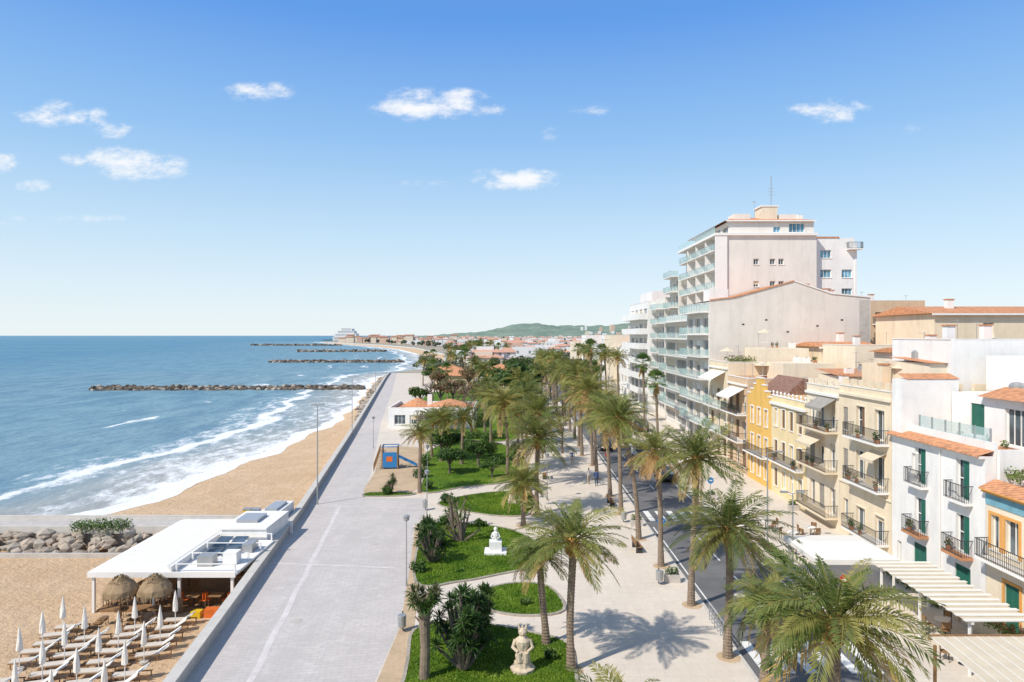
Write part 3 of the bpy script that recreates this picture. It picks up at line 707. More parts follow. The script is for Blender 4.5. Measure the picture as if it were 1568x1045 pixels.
# ------------------------------------------------------------------ rocks
bm = bmesh.new(); bmesh.ops.create_icosphere(bm, subdivisions=1, radius=1)
IV = np.array([v.co[:] for v in bm.verts]); IF = [tuple(v.index for v in f.verts) for f in bm.faces]; bm.free()
def rock(mb, x, y, z, s, m):
    v = IV*(1+NR.normal(size=(len(IV), 1))*.16)*np.array([R.uniform(.8, 1.4), R.uniform(.8, 1.3), R.uniform(.5, .85)])*s
    a = R.uniform(0, 6.28); c_, s_ = math.cos(a), math.sin(a)
    v = np.stack([v[:, 0]*c_-v[:, 1]*s_+x, v[:, 0]*s_+v[:, 1]*c_+y, v[:, 2]+z], 1)
    mb.add([tuple(t) for t in v.tolist()], IF, m)
def groyne(xa, ya, xb, yb, w_, h, s, n):
    mb = MB()
    for i in range(n):
        t = R.random(); k = R.uniform(-1, 1); x = xa+(xb-xa)*t; y = ya+(yb-ya)*t+k*w_
        rock(mb, x, y, -2.2+h*(1-abs(k))*R.uniform(.5, 1), s*R.uniform(.6, 1.3), R.choice((M_rock, M_rock, M_rock, M_rock, M_stone)))
    mb.build('rock_groyne')
groyne(-139, 226, -50, 229, 3.0, 1.5, .8, 900)
groyne(-162, 459, -72, 455, 4, 1.8, 1.1, 500)
groyne(-236, 752, -140, 756, 5, 2.2, 1.6, 300)
groyne(-470, 1230, -300, 1200, 7, 2.4, 2.4, 260)
mb = MB()
for i in range(520):
    y = R.uniform(118, 292); k = R.random(); rock(mb, wallx(y)-.4-k*3.2*min(1, (y-110)/60), y, -.9-k*1.1, R.uniform(.4, .85), R.choice((M_rock, M_rock2, M_stone)))
mb.build('rock_revetment')
g = G('stone_jetty')
g['deck'].box(-95, -19.2, 56.8, 59.8, -2.5, .02, M_conc)
g['coping'].box(-95, -19.4, 56.5, 56.8, -.4, .2, M_kerb); g['coping'].box(-95, -19.4, 59.8, 60.1, -.4, .2, M_kerb)
g['toe_wall'].box(-95, -27, 53.6, 53.9, -1.9, -1.15, M_conc)
for i in range(330):
    x = R.uniform(-75, -28); k = R.random(); rock(g['rocks'], x, 54.1+k*2.2, -1.5+k*1.15, R.uniform(.3, .6), R.choice((M_rock2, M_rock2, M_stone)))
g.done()
g = G('litter_bin')
for i, mm in enumerate((M_playyel, M_playblue)):
    g['bins'].box(-23.2+i*.75, -22.6+i*.75, 58.9, 59.4, .02, .95, mm); g['lids'].box(-23.25+i*.75, -22.55+i*.75, 58.85, 59.45, .95, 1.03, M_steel)
g.done()

# ------------------------------------------------------------------ facade tools
def facade(g, O, U, N, L, H, ops, wm, z_base=0, depth=.24, frame=None, skip_wall=False):
    O = Vector(O); U = Vector(U); N = Vector(N); frame = frame or M_trim
    P = lambda a, d, z: tuple(O+U*a+N*d+Vector((0, 0, z)))
    A = sorted({0, L}|{o[0] for o in ops}|{o[1] for o in ops}); Z = sorted({z_base, H}|{o[2] for o in ops}|{o[3] for o in ops})
    W = g['walls']
    for i in range(len(A)-1):
        for j in range(len(Z)-1):
            am = (A[i]+A[i+1])/2; zm = (Z[j]+Z[j+1])/2
            if any(o[0] < am < o[1] and o[2] < zm < o[3] for o in ops): continue
            W.add([P(A[i], 0, Z[j]), P(A[i+1], 0, Z[j]), P(A[i+1], 0, Z[j+1]), P(A[i], 0, Z[j+1])], [(0, 1, 2, 3)], wm)
    for o in ops:
        a0, a1, z0_, z1 = o[:4]; kind = o[4] if len(o) > 4 else 'glass'; col = o[5] if len(o) > 5 else M_green
        for q in ([P(a0, 0, z0_), P(a0, 0, z1), P(a0, -depth-.1, z1), P(a0, -depth-.1, z0_)], [P(a1, 0, z0_), P(a1, 0, z1), P(a1, -depth-.1, z1), P(a1, -depth-.1, z0_)],
                  [P(a0, 0, z1), P(a1, 0, z1), P(a1, -depth-.1, z1), P(a0, -depth-.1, z1)], [P(a0, 0, z0_), P(a1, 0, z0_), P(a1, -depth-.1, z0_), P(a0, -depth-.1, z0_)]):
            W.add(q, [(0, 1, 2, 3)], wm)
        if kind in ('glass', 'open', 'blue'):
            gm = M_bglass if kind == 'blue' else M_glass
            g['windows'].add([P(a0, -depth, z0_), P(a1, -depth, z0_), P(a1, -depth, z1), P(a0, -depth, z1)], [(0, 1, 2, 3)], gm)
            t = .07; F = g['window_frames']; w_ = a1-a0
            F.obox(O, U, N, a0, a0+t, -depth+.003, -depth+.06, z0_, z1, frame); F.obox(O, U, N, a1-t, a1, -depth+.003, -depth+.06, z0_, z1, frame)
            F.obox(O, U, N, a0+t, a1-t, -depth+.003, -depth+.06, z1-t, z1, frame); F.obox(O, U, N, a0+t, a1-t, -depth+.003, -depth+.06, z0_, z0_+t, frame)
            nb = max(2, int(w_/.8)+1)
            for k in range(1, nb):
                c_ = a0+w_*k/nb; F.obox(O, U, N, c_-.03, c_+.03, -depth+.004, -depth+.05, z0_+t, z1-t, frame)
            if R.random() < .5:
                g['blinds'].obox(O, U, N, a0+t, a1-t, -depth+.06, -depth+.08, z1-(z1-z0_)*R.uniform(.2, .6), z1-t, R.choice((M_canvas, M_tcanvas)))
        if kind in ('shut', 'half'):
            mid = (a0+a1)/2; S = g['shutters']
            S.add([P(a0, -depth-.05, z0_), P(a1, -depth-.05, z0_), P(a1, -depth-.05, z1), P(a0, -depth-.05, z1)], [(0, 1, 2, 3)], M_glass)
            rng = ((a0+.01, mid-.015), (mid+.015, a1-.01)) if kind == 'shut' else ((a0+.01, mid-.015),)
            for s0, s1 in rng:
                S.obox(O, U, N, s0, s0+.07, -.12, -.07, z0_, z1, col); S.obox(O, U, N, s1-.07, s1, -.12, -.07, z0_, z1, col)
                S.obox(O, U, N, s0+.07, s1-.07, -.125, -.1, z0_, z1, col)
                zz = z0_+.05
                while zz < z1-.05: S.obox(O, U, N, s0+.07, s1-.07, -.1, -.075, zz, zz+.05, col); zz += .11
            if kind == 'half':
                F = g['window_frames']; F.obox(O, U, N, mid+.02, mid+.09, -depth+.003, -depth+.05, z0_, z1, frame); F.obox(O, U, N, a1-.08, a1, -depth+.003, -depth+.05, z0_, z1, frame)
                F.obox(O, U, N, mid+.09, a1-.08, -depth+.003, -depth+.05, (z0_+z1)/2, (z0_+z1)/2+.06, frame)
        if z0_ > .5: g['sills'].obox(O, U, N, a0-.08, a1+.08, -.02, .08, z0_-.08, z0_-.003, M_trim)
def surround(g, O, U, N, a0, a1, z0_, z1, t, m):
    S = g['surrounds']
    S.obox(O, U, N, a0-t, a0, 0.003, .05, z0_, z1+t, m); S.obox(O, U, N, a1, a1+t, 0.003, .05, z0_, z1+t, m); S.obox(O, U, N, a0, a1, 0.003, .05, z1, z1+t, m)
def pots(g, O, U, N, a0, a1, d, z, n):
    for _ in range(n):
        a = R.uniform(a0+.2, a1-.2); c = Vector(O)+Vector(U)*a+Vector(N)*d; g['plant_pots'].lathe((c.x, c.y, z), [(.1, 0), (.15, .28), (.0, .29)], 8, M_terra)
        leafcloud(g['potted_plants'], [(c.x, c.y, z+.5, .24, .24, .3)], R.choice((50, 90)), .07, R.choice(((L_mid, L_light), (L_dark, L_mid), (L_mid, L_rust))))
def balcony(g, O, U, N, a0, a1, z, proj, rail='iron', h=1.0, m=None, np_=0):
    g['balcony_slabs'].obox(O, U, N, a0, a1, 0.003, proj, z-.16, z, m or M_trim)
    B = g['railings']
    if rail == 'iron':
        B.obox(O, U, N, a0, a1, proj-.06, proj-.02, z+h-.04, z+h, M_iron); B.obox(O, U, N, a0, a1, proj-.055, proj-.025, z+.08, z+.11, M_iron)
        for s_ in (a0, a1-.04):
            B.obox(O, U, N, s_, s_+.04, .01, proj-.06, z+h-.04, z+h, M_iron)
            k = .12
            while k < proj-.08: B.obox(O, U, N, s_+.01, s_+.03, k, k+.02, z, z+h-.04, M_iron); k += .13
        a = a0
        while a < a1: B.obox(O, U, N, a, a+.022, proj-.05, proj-.028, z, z+h-.04, M_iron); a += .135
    elif rail == 'glass':
        B.obox(O, U, N, a0, a1, proj-.05, proj-.03, z+.06, z+h-.05, M_rail); B.obox(O, U, N, a0, a1, proj-.06, proj-.02, z+h-.045, z+h, M_steel)
        for s_ in (a0, a1-.03): B.obox(O, U, N, s_, s_+.02, .02, proj-.06, z+.06, z+h-.05, M_rail)
        a = a0
        while a < a1: B.obox(O, U, N, a, a+.04, proj-.028, proj-.0, z-.1, z+h, M_steel); a += 1.3
    else:
        B.obox(O, U, N, a0, a1, proj-.14, proj, z, z+h, rail)
        for s_ in (a0, a1-.12): B.obox(O, U, N, s_, s_+.12, .01, proj-.14, z, z+h, rail)
    if np_: pots(g, O, U, N, a0, a1, proj-.28, z, np_)
def awning(g, O, U, N, a0, a1, z, proj, drop, m):
    O = Vector(O); U = Vector(U); N = Vector(N); P = lambda a, d, zz: tuple(O+U*a+N*d+Vector((0, 0, zz)))
    g['awning'].add([P(a0, .01, z), P(a1, .01, z), P(a1, proj, z-drop), P(a0, proj, z-drop), P(a0, proj, z-drop-.22), P(a1, proj, z-drop-.22)], [(0, 1, 2, 3), (3, 2, 5, 4)], m)
def shell(g, x0, x1, y0, y1, H, wm, front=None, left=None, roofm=None, parapet=.9, pm=None, zb=0):
    facade(g, (x0, y0, 0), (0, 1, 0), (-1, 0, 0), y1-y0, H, left or [], wm, zb)
    facade(g, (x0, y0, 0), (1, 0, 0), (0, -1, 0), x1-x0, H, front or [], wm, zb)
    W = g['walls']
    W.add([(x0, y1, zb), (x1, y1, zb), (x1, y1, H), (x0, y1, H)], [(0, 1, 2, 3)], wm); W.add([(x1, y0, zb), (x1, y1, zb), (x1, y1, H), (x1, y0, H)], [(0, 1, 2, 3)], wm)
    g['roof'].add([(x0+.01, y0+.01, H-.003), (x1-.01, y0+.01, H-.003), (x1-.01, y1-.01, H-.003), (x0+.01, y1-.01, H-.003)], [(0, 1, 2, 3)], roofm or M_terra)
    if parapet:
        pm = pm or wm; t = .22; p = g['parapet']
        p.box(x0, x0+t, y0, y1, H, H+parapet, pm); p.box(x1-t, x1, y0, y1, H, H+parapet, pm); p.box(x0+t, x1-t, y0, y0+t, H, H+parapet, pm); p.box(x0+t, x1-t, y1-t, y1, H, H+parapet, pm)
        q = g['coping']; q.box(x0-.05, x0+t+.05, y0, y1, H+parapet, H+parapet+.07, M_trim); q.box(x0+t+.05, x1, y0-.02, y0+t+.03, H+parapet, H+parapet+.065, M_trim)
def cornice(g, x0, y0, y1, z, pr=.2, h=.2, m=None): g['cornice'].box(x0-pr, x0-.003, y0+.01, y1-.01, z-h, z, m or M_trim)
def chimney(g, x, y, z, w_=.6, h=1.4, m=None):
    g['chimneys'].box(x, x+w_, y, y+w_, z, z+h, m or M_white); g['chimneys'].box(x-.08, x+w_+.08, y-.08, y+w_+.08, z+h, z+h+.1, M_tile)
def clutter(g, x0, x1, y0, y1, z, n=5):
    for i in range(n):
        x = R.uniform(x0, x1); y = R.uniform(y0, y1); k = R.random()
        if k < .34:
            h = R.uniform(1.6, 2.8); g['tv_antenna'].tube([(x, y, z), (x, y, z+h)], .025, 5, M_steel)
            for q in range(4): g['tv_antenna'].box(x-.35+.05*q, x+.35-.05*q, y+q*.1-.01, y+q*.1+.01, z+h-.1, z+h-.08, M_steel)
            g['tv_antenna'].box(x-.01, x+.01, y, y+.45, z+h-.1, z+h-.08, M_steel)
        elif k < .6:
            g['ac_units'].box(x, x+.8, y, y+.4, z, z+.65, M_trim); g['ac_units'].lathe((x+.4, y+.2, z+.65), [(.16, 0), (.14, .03)], 10, M_iron)
        elif k < .82:
            pots(g, (x, y, 0), (1, 0, 0), (0, 1, 0), 0, 1.2, 0, z, 2)
        elif k < .95: g['water_tank'].lathe((x, y, z), [(.4, 0), (.45, .1), (.45, .7), (.3, .85), (.05, .9)], 12, M_steel)
        else:
            g['terrace_table'].box(x, x+.8, y, y+.8, z+.7, z+.74, M_trim); g['terrace_table'].tube([(x+.4, y+.4, z), (x+.4, y+.4, z+2.4)], .025, 5, M_trim); g['terrace_table'].lathe((x+.4, y+.4, z), [(1.1, 1.95), (.6, 2.2), (.03, 2.45)], 8, M_tcanvas)
FX = 26.6
UF, NF = (0, 1, 0), (-1, 0, 0)

g = G('orange_trim_house'); y0, y1 = 29.5, 38.3; O = (FX, y0, 0)
ops = []
for yc in (31.3, 34, 36.3, 37.55):
    a = yc-y0
    if yc < 37: ops += [(a-.5, a+.5, 4.2, 6.1, 'glass'), (a-.55, a+.55, .1, 2.7, 'shut')]
    else: ops += [(a-.35, a+.35, 4.2, 6.1, 'glass')]
shell(g, FX, 40, y0, y1, 7.4, M_cream2, left=ops, parapet=0)
for o in ops: surround(g, O, UF, NF, o[0], o[1], o[2], o[3], .16, M_orange)
g['frieze'].obox(O, UF, NF, 0, y1-y0-.02, .003, .06, 6.6, 7.2, M_blue); cornice(g, FX, y0, y1, 7.42, .3, .15, M_orange)
g['tile_edge'].add([(FX-.45, y0, 7.5), (FX-.45, y1, 7.5), (FX+.5, y1, 7.95), (FX+.5, y0, 7.95)], [(0, 1, 2, 3)], M_tile); g['tile_edge'].box(FX-.45, FX-.35, y0, y1, 7.42, 7.5, M_orange)
g['string_course'].obox(O, UF, NF, 0, y1-y0-.02, .003, .08, 3.3, 3.5, M_orange)
balcony(g, O, UF, NF, 3.6, 8.6, 3.75, .8, np_=3); g['upper_storey'].box(29.5, 40, y0, 37.6, 7.6, 10.3, M_white); g['terrace_wall'].box(FX+.6, 29.5, y1-.25, y1-.03, 7.6, 9.6, M_white)
g.done()
hedge('climbing_plant', FX+.6, FX+1.8, 32, 38, 0, .8, 1600, .08, (L_mid, L_light, L_olive), z=7.95)

g = G('white_townhouse'); y0, y1 = 38.35, 47.8; O = (FX, y0, 0)
ops = []
for yc in (44.5, 40.3):
    a = yc-y0
    ops += [(a-.6, a+.6, 6.35, 8.65, 'half'), (a-.6, a+.6, 3.2, 5.4, 'half'), (a-.7, a+.7, .12, 2.4, 'shut')]
ops += [(y1-y0-1.15, y1-y0-.65, .4, 1.9, 'glass'), (6.6, 7.1, 6.9, 8.2, 'glass')]
shell(g, FX, 38, y0, y1, 9.2, M_white, left=ops, parapet=0)
for yc in (44.5, 40.3):
    a = yc-y0; balcony(g, O, UF, NF, a-.95, a+.95, 6.3, .55); balcony(g, O, UF, NF, a-.95, a+.95, 3.15, .7, m=M_terra, np_=2)
g['eave'].box(FX-.35, FX-.003, y0, y1, 9.05, 9.2, M_trim)
g['eave_tiles'].add([(FX-.45, y0, 9.21), (FX-.45, y1, 9.21), (FX+.5, y1, 9.5), (FX+.5, y0, 9.5)], [(0, 1, 2, 3)], M_tile); g['eave_tiles'].box(FX-.46, FX-.4, y0, y1, 9.15, 9.21, M_tile)
g['terrace_wall'].box(FX+.5, FX+.7, y0, y1, 9.2, 9.95, M_white)
g['terrace_rail'].box(FX+.57, FX+.62, y0+.5, y1-2.2, 9.95, 10.7, M_rail)
for k in range(6): g['terrace_posts'].box(FX+.55, FX+.64, y0+.4+k*1.35, y0+.46+k*1.35, 9.95, 10.72, M_steel)
facade(g, (30, y0, 0), UF, NF, 8.2, 12.2, [(1.6, 3.2, 9.35, 11.6, 'glass'), (5, 6.3, 9.35, 11.6, 'shut')], M_white, z_base=9.2)
g['setback'].box(30.4, 38, y0+.01, 46.5, 9.2, 12.19, M_white); g['setback'].add([(30, y0, 9.2), (30.4, y0, 9.2), (30.4, y0, 12.2), (30, y0, 12.2)], [(0, 1, 2, 3)], M_white)
g['setback_tiles'].add([(29.5, y0, 12.15), (29.5, y0+5, 12.15), (31.3, y0+5, 12.75), (31.3, y0, 12.75)], [(0, 1, 2, 3)], M_tile)
g['setback_tiles'].add([(26.9, 46.55, 13.02), (30.6, 46.55, 13.02), (30.6, 47.75, 13.35), (26.9, 47.75, 13.35)], [(0, 1, 2, 3)], M_tile)
g['stair_block'].box(FX, 30.5, 46.6, y1-.02, 9.2, 13., M_white); g['stair_block'].box(33, 37.9, y0+2, y1-.3, 12.2, 14.6, M_white)
g['terrace_furniture'].box(28, 28.8, 41, 42.5, 9.2, 9.9, M_trim); pots(g, (28.6, y0, 0), UF, NF, .5, 6.5, 0, 9.2, 5)
g['drainpipes'].box(FX-.12, FX-.04, 42.3, 42.38, .1, 9., M_trim)
chimney(g, 34, 44, 14.6); chimney(g, 31.8, 40, 12.2); clutter(g, 31.5, 36, 39, 46, 12.2, 5); g.done()

g = G('cream_apartment_house'); y0, y1 = 47.85, 55.4; O = (FX, y0, 0); ops = []
for a in (1.5, 4.2):
    for zz in (8.4, 5.0, 1.0): ops.append((a-.65, a+.65, zz, zz+(2.2 if zz > 2 else 1.9), 'half' if R.random() < .5 else 'glass', M_brownsh))
ops += [(6.2, 7.0, 8.5, 10.3, 'shut', M_greysh), (6.2, 7.0, 5.1, 7.0, 'shut', M_greysh), (6.2, 7., 1.2, 3, 'glass')]
shell(g, FX, 38, y0, y1, 11.5, M_cream, left=ops, parapet=.5)
for i in range(6): g['merlons'].box(FX-.01, FX+.24, y0+.2+i*1.25, y0+.8+i*1.25, 12.08, 12.6, M_cream)
for i in range(7): g['merlons'].box(FX+1.+i*1.6, FX+1.8+i*1.6, y0-.01, y0+.24, 12.08, 12.6, M_cream)
for zz in (8.3, 4.9): balcony(g, O, UF, NF, .3, 5.3, zz, .9, np_=4)
balcony(g, O, UF, NF, .3, 5.3, 1.2, 1.0, np_=3)
cornice(g, FX, y0, y1, 11.5, .2, .2, M_cream2); cornice(g, FX, y0, y1, 4.4, .1, .12, M_cream2)
for o in ops[:6]: surround(g, O, UF, NF, o[0], o[1], o[2], o[3], .12, M_cream2)
awning(g, O, UF, NF, .6, 2.6, 7.6, 1.0, .5, M_tcanvas)
g['penthouse'].box(30, 36, 49, 54, 11.5, 14.0, M_cream2); chimney(g, 29, 53.5, 11.5, .6, 2.2, M_cream); clutter(g, 27.3, 36, 48.5, 54.8, 11.5, 7); clutter(g, 30.5, 35, 49.5, 53, 14.0, 3)
g['tile_cap'].add([(29.8, 48.8, 14.02), (36.2, 48.8, 14.02), (36.2, 54.2, 14.3), (29.8, 54.2, 14.3)], [(0, 1, 2, 3)], M_tile); g.done()
g = G('cream_townhouse'); y0, y1 = 55.45, 61.6; O = (FX, y0, 0); ops = []
for a in (1.2, 3.2, 5.):
    for zz in (8.2, 4.9, 1.2): ops.append((a-.5, a+.5, zz, zz+2.1, R.choice(('shut', 'glass', 'half')), M_greysh))
shell(g, FX, 38, y0, y1, 11.1, M_cream2, left=ops, parapet=.6)
for i in range(5): g['merlons'].box(FX-.01, FX+.24, y0+.2+i*1.25, y0+.8+i*1.25, 11.78, 12.2, M_cream2)
for zz in (8.1, 4.8): balcony(g, O, UF, NF, .2, 5.9, zz, 1.1, m=M_cream, np_=3)
balcony(g, O, UF, NF, .2, 5.9, 1.1, 1.1, m=M_cream)
awning(g, O, UF, NF, .5, 3.6, 10.8, 1.3, .8, M_greysh); awning(g, O, UF, NF, 2.5, 5.6, 7.4, 1.3, .7, M_tcanvas)
cornice(g, FX, y0, y1, 11.1, .2, .2); g['penthouse'].box(31, 37, 56.5, 60.5, 11.1, 13.6, M_cream); chimney(g, 29, 60, 11.1); clutter(g, 27.3, 36, 56, 61, 11.1, 6); clutter(g, 31.5, 36, 57, 60, 13.6, 2); g.done()
g = G('pale_yellow_house'); y0, y1 = 61.65, 70; O = (FX, y0, 0); ops = []
for a in (1.3, 3.3, 5.2, 7.1):
    for zz in (6.9, 3.7, .9): ops.append((a-.42, a+.42, zz, zz+1.8, R.choice(('shut', 'glass')), M_brownsh))
shell(g, FX, 38, y0, y1, 9.3, M_pyel, left=ops, parapet=.6)
for o in ops: surround(g, O, UF, NF, o[0], o[1], o[2], o[3], .12, M_trim)
balcony(g, O, UF, NF, .5, 7.9, 3.6, .8, np_=3)
for i in range(9): g['finials'].lathe((FX+.1, y0+.4+i*.95, 9.97), [(.12, 0), (.05, .12), (.14, .3), (.0, .48)], 8, M_trim)
cornice(g, FX, y0, y1, 9.3, .25, .25); g['penthouse'].box(30.5, 37, 63, 68, 9.3, 12.2, M_cream2); chimney(g, 29, 66, 9.3, .6, 2.); clutter(g, 27.3, 30, 62.5, 69, 9.3, 4); clutter(g, 31, 36, 63.5, 67, 12.2, 4)
g['tile_cap'].add([(30.2, 62.8, 12.22), (37.2, 62.8, 12.22), (37.2, 68.2, 12.7), (30.2, 68.2, 12.7)], [(0, 1, 2, 3)], M_tile); g.done()
g = G('yellow_gabled_house'); y0, y1 = 70.05, 77; O = (FX, y0, 0); ops = []
for a in (1.4, 3.45, 5.5):
    for zz in (6.4, 3.4, .9): ops.append((a-.45, a+.45, zz, zz+1.8, 'glass'))
shell(g, FX, 38, y0, y1, 9.2, M_yel, left=ops, parapet=0)
for o in ops: surround(g, O, UF, NF, o[0], o[1], o[2], o[3], .14, M_trim)
for k, (a0, a1, zt) in enumerate(((0, .9, 9.6), (.9, 1.8, 10.1), (1.8, 2.6, 10.7), (2.6, 4.3, 11.4), (4.3, 5.1, 10.7), (5.1, 6., 10.1), (6, 6.9, 9.6))):
    g['stepped_gable'].obox(O, UF, NF, a0, a1, -.3, .0, 9.2, zt, M_yel); g['gable_coping'].obox(O, UF, NF, a0-.03, a1+.03, -.35, .06, zt, zt+.12, M_trim)
g['mansard'].add([(27.3, y0, 9.2), (27.3, y1, 9.2), (30, y1, 11.6), (30, y0, 11.6), (38, y0, 9.2), (38, y1, 9.2)], [(0, 1, 2, 3), (3, 2, 5, 4), (0, 3, 4)], M_tile2)
balcony(g, O, UF, NF, .5, 6.4, 3.3, .8); g.done()
for nm, y0, y1, H, wm, n_, rail in (('tan_townhouse', 77.05, 84, 10.4, M_tan, 3, 'iron'), ('ochre_townhouse', 84.05, 91.9, 12, M_cream, 3, 'glass')):
    g = G(nm); O = (FX, y0, 0); ops = []
    for i in range(n_):
        a = (i+.5)*(y1-y0)/n_; zz = .9
        while zz+2.2 < H: ops.append((a-.6, a+.6, zz, zz+2.1, R.choice(('shut', 'glass')), M_brownsh)); zz += 3.1
    shell(g, FX, 38, y0, y1, H, wm, left=ops, parapet=.7)
    for zz in np.arange(3.9, H-2, 3.1): balcony(g, O, UF, NF, .4, y1-y0-.4, zz, 1.1, rail, np_=2)
    cornice(g, FX, y0, y1, H, .2, .2); g['penthouse'].box(31, 37, y0+1, y1-1, H, H+2.4, M_cream2)
    awning(g, O, UF, NF, 1, y1-y0-1, H-.5, 1.8, 1., M_canvas)
    clutter(g, 27.5, 30.5, y0+1, y1-1, H, 5); clutter(g, 31.5, 36.5, y0+1.5, y1-1.5, H+2.4, 4); g.done()
hedge('roof_garden_plant', 28, 34, 86, 91, 0, 1.4, 1600, .14, (L_mid, L_light, L_olive), z=12.0)
g = G('gabled_apartment_block'); y0, y1 = 92, 103.8; x1 = 48.3; O = (FX, y0, 0); ops = []
for zz in np.arange(1.0, 18.5, 3.05):
    for a in (1.8, 5.8, 9.8): ops.append((a-1.3, a+1.3, zz, zz+2.2, 'glass'))
shell(g, FX, x1, y0, y1, 20.2, M_beige, left=ops, parapet=0)
W = g['walls']; W.add([(FX, y0, 20.2), (x1, y0, 20.2), (x1, y0, 21.1), (43, y0, 21.6), (38, y0, 23.3), (30, y0, 21.1), (FX, y0, 20.7)], [(0, 1, 2, 3, 4, 5, 6)], M_beige)
W.add([(FX, y0, 20.7), (30, y0, 21.1), (38, y0, 23.3), (43, y0, 21.6), (x1, y0, 21.1), (FX, y1, 20.7), (30, y1, 21.1), (38, y1, 23.3), (43, y1, 21.6), (x1, y1, 21.1)], [(i, i+1, i+6, i+5) for i in range(4)], M_tile)
for (xa, za), (xb, zb) in (((FX, 20.7), (30, 21.1)), ((30, 21.1), (38, 23.3)), ((38, 23.3), (43, 21.6)), ((43, 21.6), (x1, 21.1))):
    W.add([(xa, y0-.12, za), (xb, y0-.12, zb), (xb, y0-.12, zb+.16), (xa, y0-.12, za+.16), (xa, y0+.3, za+.16), (xb, y0+.3, zb+.16), (xa, y0-.003, za), (xb, y0-.003, zb)], [(0, 1, 2, 3), (3, 2, 5, 4), (0, 1, 7, 6)], M_trim if xa > 37 else M_tile)
for zz in np.arange(4.0, 20, 3.05): balcony(g, O, UF, NF, .3, 11.4, zz, 1.3, 'glass')
for x, z in ((31, 17.4), (34.1, 18), (44.3, 18), (37, 16.4), (41, 17.2)): g['vents'].box(x, x+.3, y0-.03, y0-.003, z, z+.2, M_iron)
g['roof_box'].box(27.2, 29.8, 94, 97, 20.75, 22.4, M_white)
g['patches'].box(46.8, 48.2, y0-.012, y0-.004, 15, 20.8, M_conc)
chimney(g, 41, 96, 22.1, .8, 1.1); chimney(g, 45, 97, 21, .8, 1.4); chimney(g, 43, 94, 21.4, .5, 1.)
g.done()
g = G('hotel_tower'); x0, y0, y1, xm, x1 = 32.4, 104, 127, 46.4, 53.3
lo = []
for zz in np.arange(20.6, 31, 2.9): lo += [(1+i*5.4, 5.4+i*5.4, zz, zz+2.2, 'glass') for i in range(4)]
fo = []
for xc in (37.2, 39.7, 41):
    for zz in (23.4, 26.8): fo.append((xc-x0-.4, xc-x0+.4, zz, zz+.9, 'glass'))
shell(g, x0, xm, y0, y1, 31.2, M_tower, left=lo, front=fo, parapet=0, zb=0)
OT = (x0, y0, 0)
for zz in np.arange(20.4, 31, 2.9): balcony(g, OT, UF, NF, .5, 22.6, zz, 1.5, 'glass', m=M_trim)
for k in range(1, 4): g['balcony_dividers'].obox(OT, UF, NF, k*5.6, k*5.6+.15, .003, 1.4, 20, 31.2, M_trim)
g['left_slab'].box(x0-1.5, x0+.3, y0-.3, y0-.01, 19.6, 31.2, M_trim)
g['roof_slab'].box(x0-1.6, xm, y0-.4, y1, 31.21, 31.6, M_trim)
fo = [(8.2-1.6, 9.3-1.6, 31.8, 33.2, 'blue'), (10.6-1.6, 13.-1.6, 31.8, 33.2, 'blue')]
facade(g, (x0+1, y0+.5, 0), (1, 0, 0), (0, -1, 0), 12.8, 33.6, fo, M_tower, z_base=31.6)
facade(g, (x0+1, y0+.5, 0), UF, NF, 20, 33.6, [(1+i*4, 4+i*4, 31.7, 33.2, 'glass') for i in range(4)], M_tower, z_base=31.6)
g['roof_rail'].box(x0-1.5, x0-1.46, y0, y1, 31.65, 32.6, M_rail)
g['penthouse_roof'].add([(x0+.2, y0, 33.6), (xm, y0, 33.6), (xm-3, y0+5, 34.8), (x0+3, y0+5, 34.8), (x0+.2, y1, 33.6), (xm, y1, 33.6)], [(0, 1, 2, 3), (0, 3, 4), (1, 2, 5), (3, 2, 5, 4)], M_tile)
g['penthouse_roof'].box(x0+.2, xm, y0, y0+.1, 33.4, 33.6, M_trim)
g['plant_room'].box(38.8, 41.2, y0+2, y0+5, 33.6, 36.0, M_cream2); g['plant_room'].box(38.6, 41.4, y0+1.9, y0+5.1, 36., 36.2, M_trim)
g['plant_room'].box(34.5, 37, y0+2, y0+5, 33.6, 34.9, M_tower); g['plant_room'].box(41.5, 44.5, y0+2, y0+5, 33.6, 34.8, M_tower)
g['antenna'].tube([(40.6, y0+3, 36.2), (40.6, y0+3, 41)], .06, 5, M_steel)
for k in range(3): g['antenna'].box(40.1, 41.1, y0+2.98, y0+3.02, 38+k*.5, 38.04+k*.5, M_steel)
clutter(g, 36, 45, y0+1.5, y0+4, 34, 6)
fo = []
for zz in (19, 22., 24.9, 27.9):
    fo += [(1.0, 2.7, zz, zz+1.25, 'blue')]
    if zz < 27: fo += [(4.3, 5.9, zz, zz+1.25, 'blue')]
facade(g, (xm+.01, y0+1, 0), (1, 0, 0), (0, -1, 0), x1-xm-.6, 31.0, fo, M_white)
g['wing_walls'].box(xm+.02, x1-.6, y0+1.8, y1-2, 0, 31.0, M_white); g['wing_walls'].box(x1-.6, x1-.3, y0+.9, y1-2, 0, 30.2, M_white)
g['wing_roof'].box(xm-.2, x1-3, y0+.9, y0+8, 31.0, 31.2, M_tile); balcony(g, (xm, y0+1, 0), (1, 0, 0), (0, -1, 0), 5, 7.2, 29.3, .9)
for (xa, ya, yb, H) in ((31., 127.05, 134, 27), (30, 134.05, 142, 23.5), (28.6, 104, 127, 19.6)):
    lo = []; L = yb-ya
    for zz in np.arange(1, H-2.3, 2.9): lo += [(L*i/3+.4, L*(i+1)/3-.4, zz, zz+2.2, 'glass') for i in range(3)]
    shell(g, xa, 45 if H > 20 else x0, ya, yb, H, M_tower, left=lo, parapet=0)
    for zz in np.arange(3.9, H+.1, 2.9): balcony(g, (xa, ya, 0), UF, NF, .2, L-.2, zz, 1.4, 'glass')
g.done()
